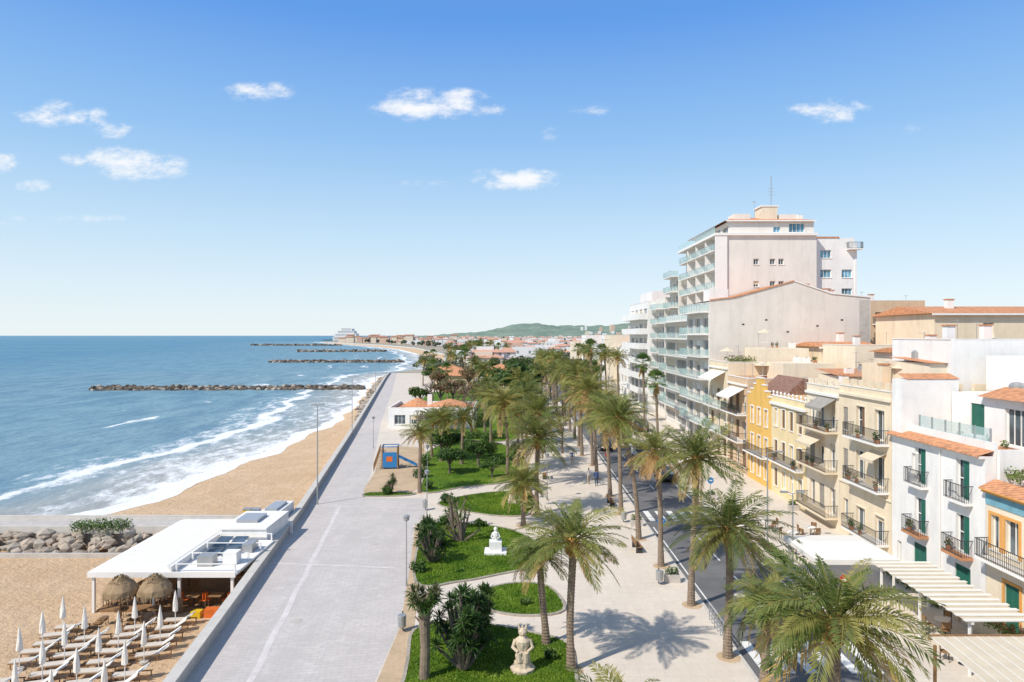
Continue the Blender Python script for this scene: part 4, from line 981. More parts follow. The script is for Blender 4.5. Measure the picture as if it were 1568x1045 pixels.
g = G('white_apartment_block'); x0, y0, y1, H = 28.3, 142.2, 164, 22.5; lo = []
for zz in np.arange(1, H-2.2, 3.1): lo += [(1+i*5, 4.8+i*5, zz, zz+2.1, 'glass') for i in range(4)]
shell(g, x0, 44, y0, y1, H, M_white, left=lo, parapet=.6)
for zz in np.arange(4, H, 3.1): balcony(g, (x0, y0, 0), UF, NF, .1, 21.6, zz, 1.9, M_white, h=1.1)
g['top'].box(30, 40, 146, 160, H, H+3, M_white); g.done()
yy_ = 164.5
for i in range(9):
    L = R.uniform(12, 20); H = R.choice((9.5, 12.5, 15.5, 12.5)); wm = R.choice((M_white, M_cream, M_cream2, M_tan, M_white))
    g = G('apartment_building'); lo = []
    for zz in np.arange(1, H-2, 3.0): lo += [(L*k/4+.6, L*(k+1)/4-.8, zz, zz+1.9, 'glass') for k in range(4)]
    shell(g, FX+R.uniform(0, 2), 42, yy_, yy_+L, H, wm, left=lo, parapet=.6); g.done(); yy_ += L+.3+(6 if i % 3 == 2 else 0)

def back_house(name, x0, x1, y0, y1, H, wm, ridge=0, rm=None, n=3, bal=False):
    g = G(name); fo = []; L = x1-x0
    zz = H-2.6
    while zz > 4:
        for i in range(n):
            c_ = L*(i+.5)/n+R.uniform(-.3, .3)
            if R.random() < .8: fo.append((c_-.6, c_+.6, zz, zz+R.choice((1.2, 1.6)), R.choice(('glass', 'shut')), M_brownsh))
        zz -= 3
    shell(g, x0, x1, y0, y1, H, wm, front=fo, left=[], parapet=0 if ridge else .7)
    if ridge:
        ym_ = (y0+y1)/2; g['roof_tiles'].add([(x0-.5, y0-.5, H), (x1+.5, y0-.5, H), (x1+.5, ym_, H+ridge), (x0-.5, ym_, H+ridge), (x0-.5, y1+.5, H), (x1+.5, y1+.5, H)], [(0, 1, 2, 3), (3, 2, 5, 4), (0, 3, 4), (1, 2, 5)], rm or M_tile)
        g['eave'].box(x0-.5, x1+.5, y0-.5, y0-.4, H-.2, H-.003, M_trim); chimney(g, x0+4, y0+4, H+.2, .7, 1.5)
    else:
        chimney(g, x0+1, y0+2, H, .6, 1.7); clutter(g, x0+1, x1-1, y0+1, y1-1, H, 6)
    if bal:
        for k in range(3): balcony(g, (x0, y0, 0), (1, 0, 0), (0, -1, 0), .3, L-.3, H-2.7-3*k, 1.2, 'iron')
    g.done()
back_house('cream_villa', 45.8, 66, 74, 86, 18.4, M_cream, 1.0, M_tile, 5)
back_house('modern_apartment', 52.5, 60.5, 100, 110, 20.4, M_tan, 0, None, 3, True)
back_house('white_rear_house', 31.2, 41, 48.5, 56, 15.0, M_white, 0)
back_house('cream_rear_house', 38.2, 47, 57, 64, 15.2, M_cream, .5, M_tile)
back_house('tan_rear_house', 38.2, 45, 65, 72, 14.3, M_cream2, .5, M_tile)
back_house('pale_rear_house', 38.2, 46, 76, 84, 14.2, M_cream2, 0)
back_house('beige_rear_house', 38.2, 45, 84.2, 91.5, 14.6, M_cream, .6, M_tile)
back_house('white_rear_house', 38.2, 50, 36, 47.5, 13.2, M_white, 0)
back_house('white_rear_house', 47.5, 58, 52, 64, 15.4, M_white, .5)
back_house('cream_rear_house', 60, 80, 88, 100, 17, M_cream2, .6, M_tile, 5)

# ------------------------------------------------------------------ terraces
g = G('terrace_pergola')
for x in (21.3, 24.0):
    for y in (31.8, 35.7, 39.4): g['posts'].box(x, x+.1, y, y+.1, z0, 2.6, M_trim)
    g['beams'].box(x, x+.1, 31.6, 39.7, 2.6, 2.72, M_trim)
g['canvas'].add([(21.1, 31.6, 2.73), (24.3, 31.6, 2.73), (24.3, 39.7, 2.73), (21.1, 39.7, 2.73)], [(0, 1, 2, 3)], M_tcanvas)
y = 31.6
while y < 39.7: g['slats'].box(21.0, 24.4, y, y+.22, 2.75, 2.8, M_canvas); y += .62
g.done()
g = G('terrace_canopy')
for x in (18.4, 22.9):
    for y in (41, 45.4): g['posts'].box(x, x+.1, y, y+.1, z0, 2.6, M_trim)
g['roof'].add([(18.2, 40.8, 2.6), (23.2, 40.8, 2.6), (23.2, 45.8, 2.6), (18.2, 45.8, 2.6), (19, 43.3, 2.95), (22.4, 43.3, 2.95)], [(0, 1, 5, 4), (1, 2, 5), (2, 3, 4, 5), (3, 0, 4)], M_canvas)
g['valance'].box(18.2, 23.2, 40.78, 40.8, 2.3, 2.6, M_canvas); g['valance'].box(18.18, 18.2, 40.8, 45.8, 2.3, 2.6, M_canvas); g.done()
g = G('terrace_awning')
g['canvas'].add([(17.6, 24, 3.0), (24.6, 24, 3.0), (24.6, 28.8, 3.3), (17.6, 28.8, 3.3)], [(0, 1, 2, 3)], M_tcanvas)
for i in range(15): g['ribs'].add([(17.6+i*.495, 24, 3.01), (17.65+i*.495, 24, 3.01), (17.65+i*.495, 28.8, 3.31), (17.6+i*.495, 28.8, 3.31)], [(0, 1, 2, 3)], M_canvas)
for i in range(18): g['screen'].box(17.6+i*.39, 17.75+i*.39, 23.95, 24.0, 1.2, 2.98, M_wood)
for x in (17.7, 24.4):
    for y in (24.1, 28.6): g['posts'].box(x, x+.1, y, y+.1, z0, 3., M_wood)
g['frame'].box(17.6, 24.6, 28.8, 28.9, 3.15, 3.35, M_wood); g.done()
g = G('garden_wall'); g['wall'].box(24.9, 25.1, 29, 38.2, z0, 1.1, M_cream2); g['wall'].box(25.1, 26.5, 38.2, 38.4, z0, 1.1, M_cream2)
for y in (29, 33, 37.9): g['pillars'].box(24.8, 25.2, y, y+.4, z0, 1.7, M_tan)
g.done()
def cafe_set(x, y):
    g = G('cafe_table'); g['top'].lathe((0, 0, .7), [(.38, 0), (.38, .04)], 14, M_trim); g['leg'].tube([(0, 0, 0), (0, 0, .7)], .03, 6, M_iron); g['base'].lathe((0, 0, 0), [(.22, 0), (.2, .03)], 10, M_iron); g.done((x, y, z0))
    for k in range(3):
        a = k*2.1+R.random(); g = G('cafe_chair'); g['seat'].box(-.21, .21, -.21, .21, .43, .47, M_wood); g['backrest'].box(-.21, .21, .19, .22, .6, .9, M_wood)
        for sx in (-.19, .16):
            for sy in (-.19, .17): g['legs'].box(sx, sx+.03, sy, sy+.03, 0, .43 if sy < 0 else .9, M_iron)
        g.done((x+.75*math.cos(a), y+.75*math.sin(a), z0), a-math.pi/2)
for x, y in ((21, 49), (23.2, 50.2), (21.6, 52.6), (23.6, 54), (20.8, 56), (21.8, 33), (23, 36.5)): cafe_set(x, y)
for x, y in ((19.2, 55), (19.2, 58.5), (25.6, 62), (19.2, 66), (10.4, 57), (10.3, 44)):
    g = G('street_planter'); g['box'].box(-.5, .5, -.25, .25, 0, .5, M_conc); leafcloud(g['plants'], [(-.2, 0, .7, .32, .25, .3), (.2, 0, .7, .32, .25, .3)], 260, .07, (L_dark, L_mid, L_light)); g.done((x, y, z0))
def sign(x, y, kind):
    g = G('traffic_sign'); g['pole'].tube([(0, 0, 0), (0, 0, 2.6)], .035, 6, M_steel)
    g['plate'].tube([(0, -.05, 2.3), (0, -.08, 2.3)], .3, 16, kind); g['symbol'].box(-.16, .16, -.095, -.082, 2.25, 2.35, M_trim); g.done((x, y, z0))
sign(10.9, 50, M_playblue); sign(18.5, 38, M_redsign); sign(18.6, 64, M_playblue); sign(10.9, 78, M_redsign)
g = G('street_railing')
for y in np.arange(34.6, 38.6, .5): g['posts'].box(11.0, 11.04, y, y+.04, z0, 1.05, M_steel)
for zz in (.45, .75, 1.02): g['rails'].box(11.0, 11.04, 34.6, 38.2, zz, zz+.04, M_steel)
g.done()

# ------------------------------------------------------------------ beach bar
bz = -1.5
g = G('beach_bar')
g['deck'].box(-26.3, -17.4, 43.2, 55, bz, bz+.12, M_wood)
g['roof'].add([(-26.6, 43, 1.12), (-21.6, 43, 1.12), (-21.6, 55, 1.12), (-26.6, 55, 1.12), (-26.2, 43.5, 1.32), (-22, 43.5, 1.32), (-22, 54.6, 1.32), (-26.2, 54.6, 1.32)], [(0, 1, 5, 4), (1, 2, 6, 5), (2, 3, 7, 6), (3, 0, 4, 7), (4, 5, 6, 7)], M_canvas)
g['fascia'].box(-26.6, -17.4, 42.9, 43, .78, 1.12, M_trim); g['fascia'].box(-26.7, -26.6, 42.9, 55, .78, 1.12, M_trim); g['fascia'].box(-21.6, -21.45, 43, 55, .9, 1.45, M_trim)
for x in (-26.5, -22.7, -21.1, -17.75):
    for y in (43.05, 49, 54.6): g['posts'].box(x, x+.16, y, y+.16, bz, 1., M_trim)
g['terrace_roof'].box(-21.4, -17.4, 43.1, 50, .85, 1.02, M_trim)
for y in (43.2, 45.4, 47.6, 49.8): g['roof_rails'].box(-21.3, -17.5, y, y+.08, 1.5, 1.56, M_trim); g['roof_rails'].box(-17.6, -17.5, y, y+.08, 1.02, 1.5, M_trim); g['roof_rails'].box(-21.3, -21.2, y, y+.08, 1.02, 1.5, M_trim)
for k in range(2): g['solar_panel'].add([(-20.9+k*1.1, 46.2, 1.1), (-19.95+k*1.1, 46.2, 1.1), (-19.95+k*1.1, 49, 1.6), (-20.9+k*1.1, 49, 1.6)], [(0, 1, 2, 3)], M_dglass)
g['ac_units'].box(-20.4, -19.4, 44.2, 45, 1.03, 1.7, M_steel); g['ac_units'].box(-18.9, -18, 44.6, 45.4, 1.03, 1.8, M_trim); g['ac_units'].box(-18.6, -17.9, 47, 48.2, 1.03, 1.6, M_steel)
g['kitchen'].box(-21.3, -18.0, 50.1, 55, bz, 1.75, M_white); g['kitchen'].box(-20.6, -19., 55.1, 59.5, bz+1.5, 1.6, M_white)
g['kitchen_roof'].box(-21.4, -18.0, 50., 55.05, 1.76, 1.86, M_trim); g['kitchen_roof'].box(-20.3, -19.3, 56, 58.6, 1.61, 1.8, M_cargrey); g['kitchen_roof'].box(-20.8, -19.2, 51.5, 53.5, 1.87, 2.1, M_cargrey)
g['back_wall'].box(-26.4, -21.4, 52.6, 54.5, bz, .9, M_brownsh); g['counter'].box(-21.2, -18, 46.3, 47, bz+.12, -.35, M_brownsh); g['counter_top'].box(-21.3, -17.9, 46.1, 47.1, -.35, -.28, M_wood)
for (x, y) in ((-25.4, 43.9), (-23.6, 44.2), (-22.2, 43.9), (-24.8, 46), (-22.8, 46.4), (-20.4, 43.8), (-19.0, 43.9), (-24, 48.5)):
    g['tables'].box(x-.4, x+.4, y-.4, y+.4, bz+.82, bz+.87, M_wood); g['tables'].tube([(x, y, bz+.1), (x, y, bz+.82)], .04, 6, M_iron)
    for dx in (-.62, .62):
        g['chairs'].box(x+dx-.2, x+dx+.2, y-.2, y+.2, bz+.52, bz+.57, M_red if x > -21 else M_brownsh); g['chairs'].box(x+dx*1.3-.02, x+dx*1.3+.02, y-.2, y+.2, bz+.57, bz+1, M_red if x > -21 else M_brownsh)
        for sx in (-.17, .17):
            for sy in (-.17, .17): g['chairs'].box(x+dx+sx-.02, x+dx+sx+.02, y+sy-.02, y+sy+.02, bz+.12, bz+.52, M_brownsh)
g['menu_board'].box(-21.0, -20.6, 42.7, 42.75, bz+.1, bz+1.1, M_brownsh); g['crates'].box(-19.9, -19.3, 42.2, 42.7, bz, bz+.4, M_playyel); g['crates'].box(-19.1, -18.3, 42.3, 42.8, bz, bz+.5, M_red)
g.done()
for (x, y) in ((-23.9, 41.7), (-21.9, 41.9)):
    g = G('straw_parasol'); g['pole'].tube([(0, 0, 0), (0, 0, 2.5)], .05, 8, M_wood)
    g['thatch'].lathe((0, 0, 0), [(1.0, 1.75), (.95, 2.05), (.7, 2.4), (.3, 2.65), (.06, 2.85)], 20, M_straw, .05)
    q = []
    for i in range(420):
        a = R.uniform(0, 6.28); s_ = R.random(); r1 = .95*math.sqrt(s_)+.03; zt = 2.85-1.0*s_; r2 = r1+.12; c_, n_ = math.cos(a), math.sin(a); wd = .02
        q.append([(c_*r1-n_*wd, n_*r1+c_*wd, zt+.05), (c_*r1+n_*wd, n_*r1-c_*wd, zt+.05), (c_*r2+n_*wd, n_*r2-c_*wd, zt-.38), (c_*r2-n_*wd, n_*r2+c_*wd, zt-.38)])
    g['thatch'].quads(np.array(q), M_straw)
    g['table'].lathe((0, 0, .75), [(.45, 0), (.45, .05)], 12, M_wood)
    for k in range(4):
        a = k*1.57+.4; cx, cy = math.cos(a)*.85, math.sin(a)*.85; g['stools'].box(cx-.18, cx+.18, cy-.18, cy+.18, .4, .46, M_brownsh)
        for sx in (-.15, .12):
            for sy in (-.15, .12): g['stools'].box(cx+sx, cx+sx+.03, cy+sy, cy+sy+.03, 0, .4, M_brownsh)
    g.done((x, y, bz))
mb = MB()
for sx in (-.27, .27): mb.box(sx-.025, sx+.025, -.9, .9, .25, .3, M_wood)
for sx in (-.27, .27):
    for sy in (-.8, .2, .8): mb.box(sx-.025, sx+.025, sy, sy+.05, 0, .25, M_wood)
mb.box(-.24, .24, -.88, .2, .302, .35, M_lounge)
mb.add([(-.24, .2, .302), (.24, .2, .302), (.24, .8, .66), (-.24, .8, .66), (-.24, .2, .35), (.24, .2, .35), (.24, .78, .71), (-.24, .78, .71)], [(0, 1, 2, 3), (4, 5, 6, 7), (0, 1, 5, 4), (1, 2, 6, 5), (2, 3, 7, 6), (3, 0, 4, 7)], M_canvas)
ME_l = mb.mesh('sun_lounger')
mb = MB(); mb.tube([(0, 0, 0), (0, 0, 2.25)], .025, 6, M_trim); mb.lathe((0, 0, 0), [(.05, .95), (.16, 1.05), (.13, 1.5), (.07, 1.95), (.02, 2.25)], 9, M_canvas, .12); mb.lathe((0, 0, 0), [(.22, 0), (.22, .1), (.05, .12)], 10, M_conc)
ME_p = mb.mesh('beach_parasol')
for ci, cx in enumerate((-25.8, -23.8, -21.6, -19.6)):
    y = 31.2+(ci % 2)*.9
    while y < (42.0 if ci in (0, 3) else 40.0):
        x = cx-(y-36)*.11; inst('beach_parasol', ME_p, (x, y, bz), R.random()*6)
        for dx, dy in ((.15, -.55), (.15, .5)):
            if R.random() < .9: inst('sun_lounger', ME_l, (x+dx+R.uniform(-.1, .1), y+dy, bz), math.radians(-78)+R.uniform(-.12, .12))
        y += 2.15+R.uniform(-.12, .12)
mb = MB()
for ci in (-24.6, -22.6, -20.5):
    for k in range(20): y = 31+k*.57; mb.box(ci-(y-36)*.11-.22, ci-(y-36)*.11+.22, y, y+.4, bz+.03, bz+.07, M_wood)
mb.build('beach_boardwalk')

# ------------------------------------------------------------------ lamps, bins, benches, monuments
def tall_lamp(x, y, h, z=z0, arm=.9, two=True):
    g = G('street_lamp'); g['pole'].tube([(0, 0, 0), (0, 0, .5), (0, 0, h)], [.1, .07, .045], 8, M_steel)
    for s_ in ((-1, 1) if two else (-1,)):
        g['arm'].tube([(0, 0, h-.05), (s_*arm, 0, h+.1)], .03, 6, M_steel); g['head'].box(min(s_*arm, s_*(arm+.45)), max(s_*arm, s_*(arm+.45)), -.12, .12, h+.03, h+.14, M_steel)
    g.done((x, y, z))
tall_lamp(-18.3, 64.2, 9.3, arm=.15); tall_lamp(-25.3, 108, 9.3, arm=.2); tall_lamp(-36, 180, 9.3, arm=.2); tall_lamp(-46, 250, 9.3)
def lamp(x, y, h):
    g = G('promenade_lamp'); g['pole'].tube([(0, 0, 0), (0, 0, .6), (0, 0, h)], [.08, .04, .03], 8, M_steel); g['lantern'].lathe((0, 0, h), [(.06, 0), (.18, .08), (.2, .28), (.24, .32), (.05, .42)], 10, M_steel); g.done((x, y, z0))
for x, y in ((-6.7, 43.3), (-7.2, 57.8), (3.4, 47), (3.4, 66), (-19.5, 96), (-8.8, 71), (3.4, 84)): lamp(x, y, 4.1)
for y in (50.5, 73, 96, 120): tall_lamp(18.9, y, 7.2, arm=.7)
tall_lamp(18.3, 44.5, 5.6, arm=.35)
def bin_(x, y):
    g = G('litter_bin'); g['body'].lathe((0, 0, 0), [(.17, .25), (.22, .3), (.24, .85), (.22, .9)], 12, M_steel); g['post'].box(-.03, .03, .22, .28, 0, 1, M_iron); g.done((x, y, z0))
for x, y in ((-5.9, 36.6), (9.4, 43.5), (9.5, 58), (-7.9, 62), (3.3, 52)): bin_(x, y)
def bench(x, y, rz):
    g = G('park_bench')
    for k in range(4): g['seat'].box(-.85, .85, -.22+k*.12, -.13+k*.12, .42, .46, M_wood)
    for k in range(3): g['backrest'].box(-.85, .85, .27, .3, .56+k*.13, .66+k*.13, M_wood)
    for sx in (-.7, .7): g['legs'].box(sx-.03, sx+.03, -.2, .26, 0, .42, M_iron); g['legs'].box(sx-.03, sx+.03, .26, .27, .0, .9, M_iron)
    g.done((x, y, z0), rz)
for x, y, r_ in ((3.8, 55, -1.6), (9.3, 50.5, 1.6), (9.3, 64, 1.6), (3.6, 76, -1.6), (-20.5, 118, 1.4)): bench(x, y, r_)
g = G('stone_statue'); S = mat('limestone', (.64, .53, .39), var=.2, scale=3, bmp=.6)
g['plinth'].lathe((0, 0, 0), [(.6, 0), (.58, .14), (.42, .2), (.4, .42)], 10, S, .06)
g['body'].lathe((0, 0, .42), [(.33, 0), (.36, .25), (.27, .55), (.34, .85), (.36, 1.0), (.2, 1.14), (.14, 1.2)], 12, S, .08)
g['head'].lathe((0, 0, 1.6), [(.12, 0), (.19, .1), (.2, .24), (.12, .36), (.02, .4)], 12, S, .06)
g['nose'].tube([(0, -.17, 1.82), (0, -.25, 1.74)], [.03, .04], 5, S)
g['crown'].tube([(-.14, 0, 1.92), (-.2, 0, 2.2)], [.07, .03], 6, S); g['crown'].tube([(.14, 0, 1.92), (.2, 0, 2.2)], [.07, .03], 6, S); g['crown'].tube([(0, 0, 1.95), (0, 0, 2.14)], [.07, .03], 6, S)
for s_ in (-1, 1): g['arms'].tube([(s_*.32, 0, 1.42), (s_*.46, -.1, 1.1), (s_*.22, -.34, .98)], [.11, .09, .07], 8, S)
g['robe'].tube([(-.15, -.25, .5), (-.16, -.33, .95)], [.15, .1], 8, S); g['robe'].tube([(.15, -.25, .5), (.16, -.33, .95)], [.15, .1], 8, S)
g.done((.5, 32.3, z0+.07))
g = G('white_monument'); g['step'].box(-.8, .8, -.7, .7, 0, .15, M_white); g['plinth'].box(-.45, .45, -.4, .4, .15, .85, M_white)
g['bust'].lathe((0, 0, .85), [(.22, 0), (.16, .15), (.22, .4), (.2, .6), (.08, .68), (.13, .78), (.13, .92), (.04, 1.0)], 12, M_white, .06)
for s_ in (-1, 1): g['arms'].tube([(s_*.18, 0, 1.42), (s_*.32, -.05, 1.15), (s_*.15, -.2, 1.05)], [.06, .05, .04], 6, M_white)
g.done((-1.2, 49.8, z0+.07))
g = G('stone_monument'); g['base'].box(-.4, .4, -.3, .3, 0, .3, S); g['stele'].lathe((0, 0, .3), [(.3, 0), (.26, .8), (.2, 1.2), (.05, 1.35)], 8, S, .1); g.done((0, 64.5, z0+.07))

g = G('playground_climber')
for x in (-.9, .9):
    for y in (-.9, .9): g['posts'].box(x-.07, x+.07, y-.07, y+.07, 0, 2.7, M_wood)
g['deck'].box(-.83, .83, -.83, .83, 1.2, 1.3, M_wood); g['panels'].box(-.83, .83, -.97, -.9, .2, 2.0, M_playblue); g['panels'].box(-.97, -.9, -.83, .83, .2, 2.0, M_playblue)
g['top_rails'].box(-.97, .97, -.97, -.9, 2.6, 2.7, M_playblue); g['top_rails'].box(-.97, .97, .9, .97, 2.6, 2.7, M_playblue); g['top_rails'].box(-.97, -.9, -.9, .9, 2.6, 2.7, M_playblue); g['top_rails'].box(.9, .97, -.9, .9, 2.6, 2.7, M_playblue)
g['slide'].add([(.9, -.3, 1.3), (.9, .3, 1.3), (3.1, .3, .2), (3.1, -.3, .2)], [(0, 1, 2, 3)], M_playblue)
for s_ in (-.32, .3): g['slide'].add([(.9, s_, 1.3), (.9, s_, 1.55), (3.1, s_, .45), (3.1, s_, .2)], [(0, 1, 2, 3)], M_playblue)
g['hatch'].box(-.4, .3, -.99, -.975, .9, 1.5, M_red)
for k in range(5): g['ladder'].box(-1.35+.08*k, -1.3+.08*k, -.3, .3, .25+k*.22, .29+k*.22, M_wood)
g.done((-14.6, 82, z0), .1)
mb = MB()
for i in range(14):
    t = i/13; x = -16.2-1.9*t; y = 80+14*t; mb.box(x-.04, x+.04, y-.04, y+.04, z0, z0+.9, M_wood)
    if i < 13: mb.add([(x, y, z0+.8), (x-1.9/13, y+14/13, z0+.8), (x-1.9/13, y+14/13, z0+.88), (x, y, z0+.88)], [(0, 1, 2, 3)], M_wood)
mb.build('wooden_fence')

g = G('beach_restaurant'); fo = [(1+i*2.6, 2.9+i*2.6, .9, 2.5, 'glass') for i in range(5)]
shell(g, -21, -6.5, 116, 128, 3.2, M_white, front=fo, left=[(1+i*3, 3+i*3, .9, 2.5, 'glass') for i in range(3)], parapet=.5)
for (cx, cy, r_) in ((-11, 121, 4.6), (-17, 123, 2.8)):
    g['tile_roof'].lathe((cx, cy, 3.2), [(r_, .1), (r_*.6, .9), (r_*.12, 1.5), (.01, 1.6)], 16, M_tile)
g['chimney'].box(-15, -14.2, 121, 121.8, 3.2, 5.5, M_white); g['porch'].box(-17, -9, 113.8, 115.9, 2.7, 2.85, M_canvas)
for x in (-16.9, -13, -9.2): g['porch_posts'].box(x, x+.12, 113.9, 114., z0, 2.7, M_trim)
g.done()
for (x, y, H, wm) in ((-20, 195, 4.5, M_tan), (-8, 215, 5, M_orange), (-26, 228, 4.5, M_tan)):
    g = G('garden_pavilion'); shell(g, x, x+9, y, y+9, H, wm, front=[(1, 3, 1, 3, 'glass'), (5, 7, 1, 3, 'glass')], parapet=0)
    g['roof_tiles'].add([(x-.6, y-.6, H), (x+9.6, y-.6, H), (x+9.6, y+9.6, H), (x-.6, y+9.6, H), (x+4.5, y+4.5, H+2)], [(0, 1, 4), (1, 2, 4), (2, 3, 4), (3, 0, 4)], M_tile); g.done()

# ------------------------------------------------------------------ vehicles
def car(name, x, y, rz, paint, van=False):
    g = G(name)
    if van: st = [(-2.4, .35, .8, .82, .8, .75), (-2.35, .3, 1.0, 1.85, .92, .82), (-1, .25, 1.05, 2.0, .95, .84), (1.1, .25, 1.05, 1.95, .95, .82), (1.75, .25, 1.0, 1.1, .93, .8), (2.3, .3, .8, .85, .88, .75), (2.4, .4, .6, .62, .8, .7)]
    else: st = [(-2.1, .4, .7, .75, .78, .7), (-2.0, .3, .88, .95, .85, .75), (-1.5, .22, .92, 1.35, .88, .66), (-.4, .2, .92, 1.46, .88, .66), (.35, .2, .92, 1.42, .88, .66), (1.05, .22, .9, .95, .88, .76), (1.85, .28, .78, .82, .85, .72), (2.1, .4, .6, .64, .76, .66)]
    B = g['body']; W = g['windows']; sec = []
    for (yy, zl, zb, zt, w1, w2) in st: sec.append([(-w1, yy, zl), (-w1, yy, zb), (-w2, yy, zt), (w2, yy, zt), (w1, yy, zb), (w1, yy, zl)])
    for i in range(len(sec)-1):
        a, b = sec[i], sec[i+1]; ha = st[i][3]-st[i][2]; hb = st[i+1][3]-st[i+1][2]
        for k in range(5):
            tgt, mm = B, paint
            if k in (1, 3) and max(ha, hb) > .3: tgt, mm = W, M_glass
            if k == 2 and abs(st[i][3]-st[i+1][3]) > .3: tgt, mm = W, M_glass
            tgt.add([a[k], a[k+1], b[k+1], b[k]], [(0, 1, 2, 3)], mm)
        B.add([a[0], a[5], b[5], b[0]], [(0, 1, 2, 3)], M_tyre)
    B.add(sec[0], [(0, 1, 2, 3, 4, 5)], paint); B.add(sec[-1], [(0, 1, 2, 3, 4, 5)], paint)
    for sx in (-.8, .8):
        for yy in (-1.35, 1.3):
            g['wheels'].tube([(sx-.1, yy, .32), (sx+.1, yy, .32)], .32, 16, M_tyre); g['hubs'].tube([(sx-.12, yy, .32), (sx+.12, yy, .32)], .18, 10, M_steel)
    for sx in (-.62, .62): g['lamps'].box(sx-.16, sx+.16, 2.05 if not van else 2.36, 2.12 if not van else 2.42, .55, .68, M_trim); g['lamps'].box(sx-.14, sx+.14, -2.14 if not van else -2.44, -2.05, .62, .76, M_carred)
    g.done((x, y, .006), rz)
P_ = [M_black, M_carwhite, M_cargrey, M_carred, M_cargrey, M_carwhite, M_black]
for i, y in enumerate((76, 83, 104, 110.5, 117, 123.5, 130, 143, 150)): car('parked_car', 17.0, y, 0, P_[i % 7])
car('delivery_van', 21.5, 114, 0, M_black, True); car('delivery_van', 17.0, 90, 0, M_carwhite, True); car('car', 13.1, 96, math.pi, M_black); car('car', 13., 128, math.pi, M_cargrey)

# ------------------------------------------------------------------ people
def person(x, y, rz, shirt, trousers, z=z0, stride=.25):
    sk = [((0, 0, .95), .13), ((0, 0, 1.15), .12), ((0, 0, 1.38), .15), ((0, 0, 1.5), .055), ((0, .01, 1.62), .09), ((0, .0, 1.73), .08),
          ((.1, 0, .9), .1), ((.11, stride*.5, .5), .065), ((.11, stride*.35, .08), .045), ((.11, stride*.35+.17, .04), .04),
          ((-.1, 0, .9), .1), ((-.11, -stride*.2, .5), .065), ((-.11, -stride*.9, .1), .045), ((-.11, -stride*.9+.16, .04), .04),
          ((.2, 0, 1.42), .06), ((.26, -.05, 1.14), .045), ((.25, .08, .92), .032), ((.25, .12, .82), .028),
          ((-.2, 0, 1.42), .06), ((-.26, .05, 1.14), .045), ((-.25, .16, .94), .032), ((-.25, .2, .85), .028)]
    ed_ = [(0, 1), (1, 2), (2, 3), (3, 4), (4, 5), (0, 6), (6, 7), (7, 8), (8, 9), (0, 10), (10, 11), (11, 12), (12, 13), (2, 14), (14, 15), (15, 16), (16, 17), (2, 18), (18, 19), (19, 20), (20, 21)]
    me = bpy.data.meshes.new('tmp'); me.from_pydata([s_[0] for s_ in sk], ed_, []); ob = bpy.data.objects.new('tmp', me); scene.collection.objects.link(ob)
    sm = ob.modifiers.new('s', 'SKIN'); lay = me.skin_vertices[0].data
    for i, s_ in enumerate(sk): lay[i].radius = (s_[1], s_[1]*(.75 if i in (0, 1, 2) else 1))
    lay[0].use_root = True
    ob.modifiers.new('u', 'SUBSURF').levels = 1
    dg = bpy.context.evaluated_depsgraph_get(); m2 = bpy.data.meshes.new_from_object(ob.evaluated_get(dg)); bpy.data.objects.remove(ob)
    skin = mat('skin', (.5, .3, .2), var=.05); hair = mat('hair', (.06, .04, .03), var=.2)
    for mm in (trousers, shirt, skin, hair): m2.materials.append(mm)
    for p_ in m2.polygons:
        c_ = p_.center; p_.use_smooth = True
        p_.material_index = 3 if c_.z > 1.68 or (c_.z > 1.56 and c_.y < -.02) else 2 if c_.z > 1.5 or (abs(c_.x) > .2 and c_.z < .92) else 1 if c_.z > .95 or abs(c_.x) > .215 else 0
    return inst('pedestrian', m2, (x, y, z), rz)
Ms = [mat('blue_shirt', (.05, .1, .25)), mat('pale_shirt', (.6, .58, .55)), mat('dark_coat', (.03, .03, .04)), mat('denim', (.06, .09, .16)), mat('beige_cloth', (.45, .35, .25))]
for i, (x, y, rz) in enumerate(((8.9, 72, 0), (8.2, 73, .2), (6, 110, 0), (7.4, 84, 3.1))):
    person(x, y, rz, Ms[i % 3], Ms[3+(i % 2)])

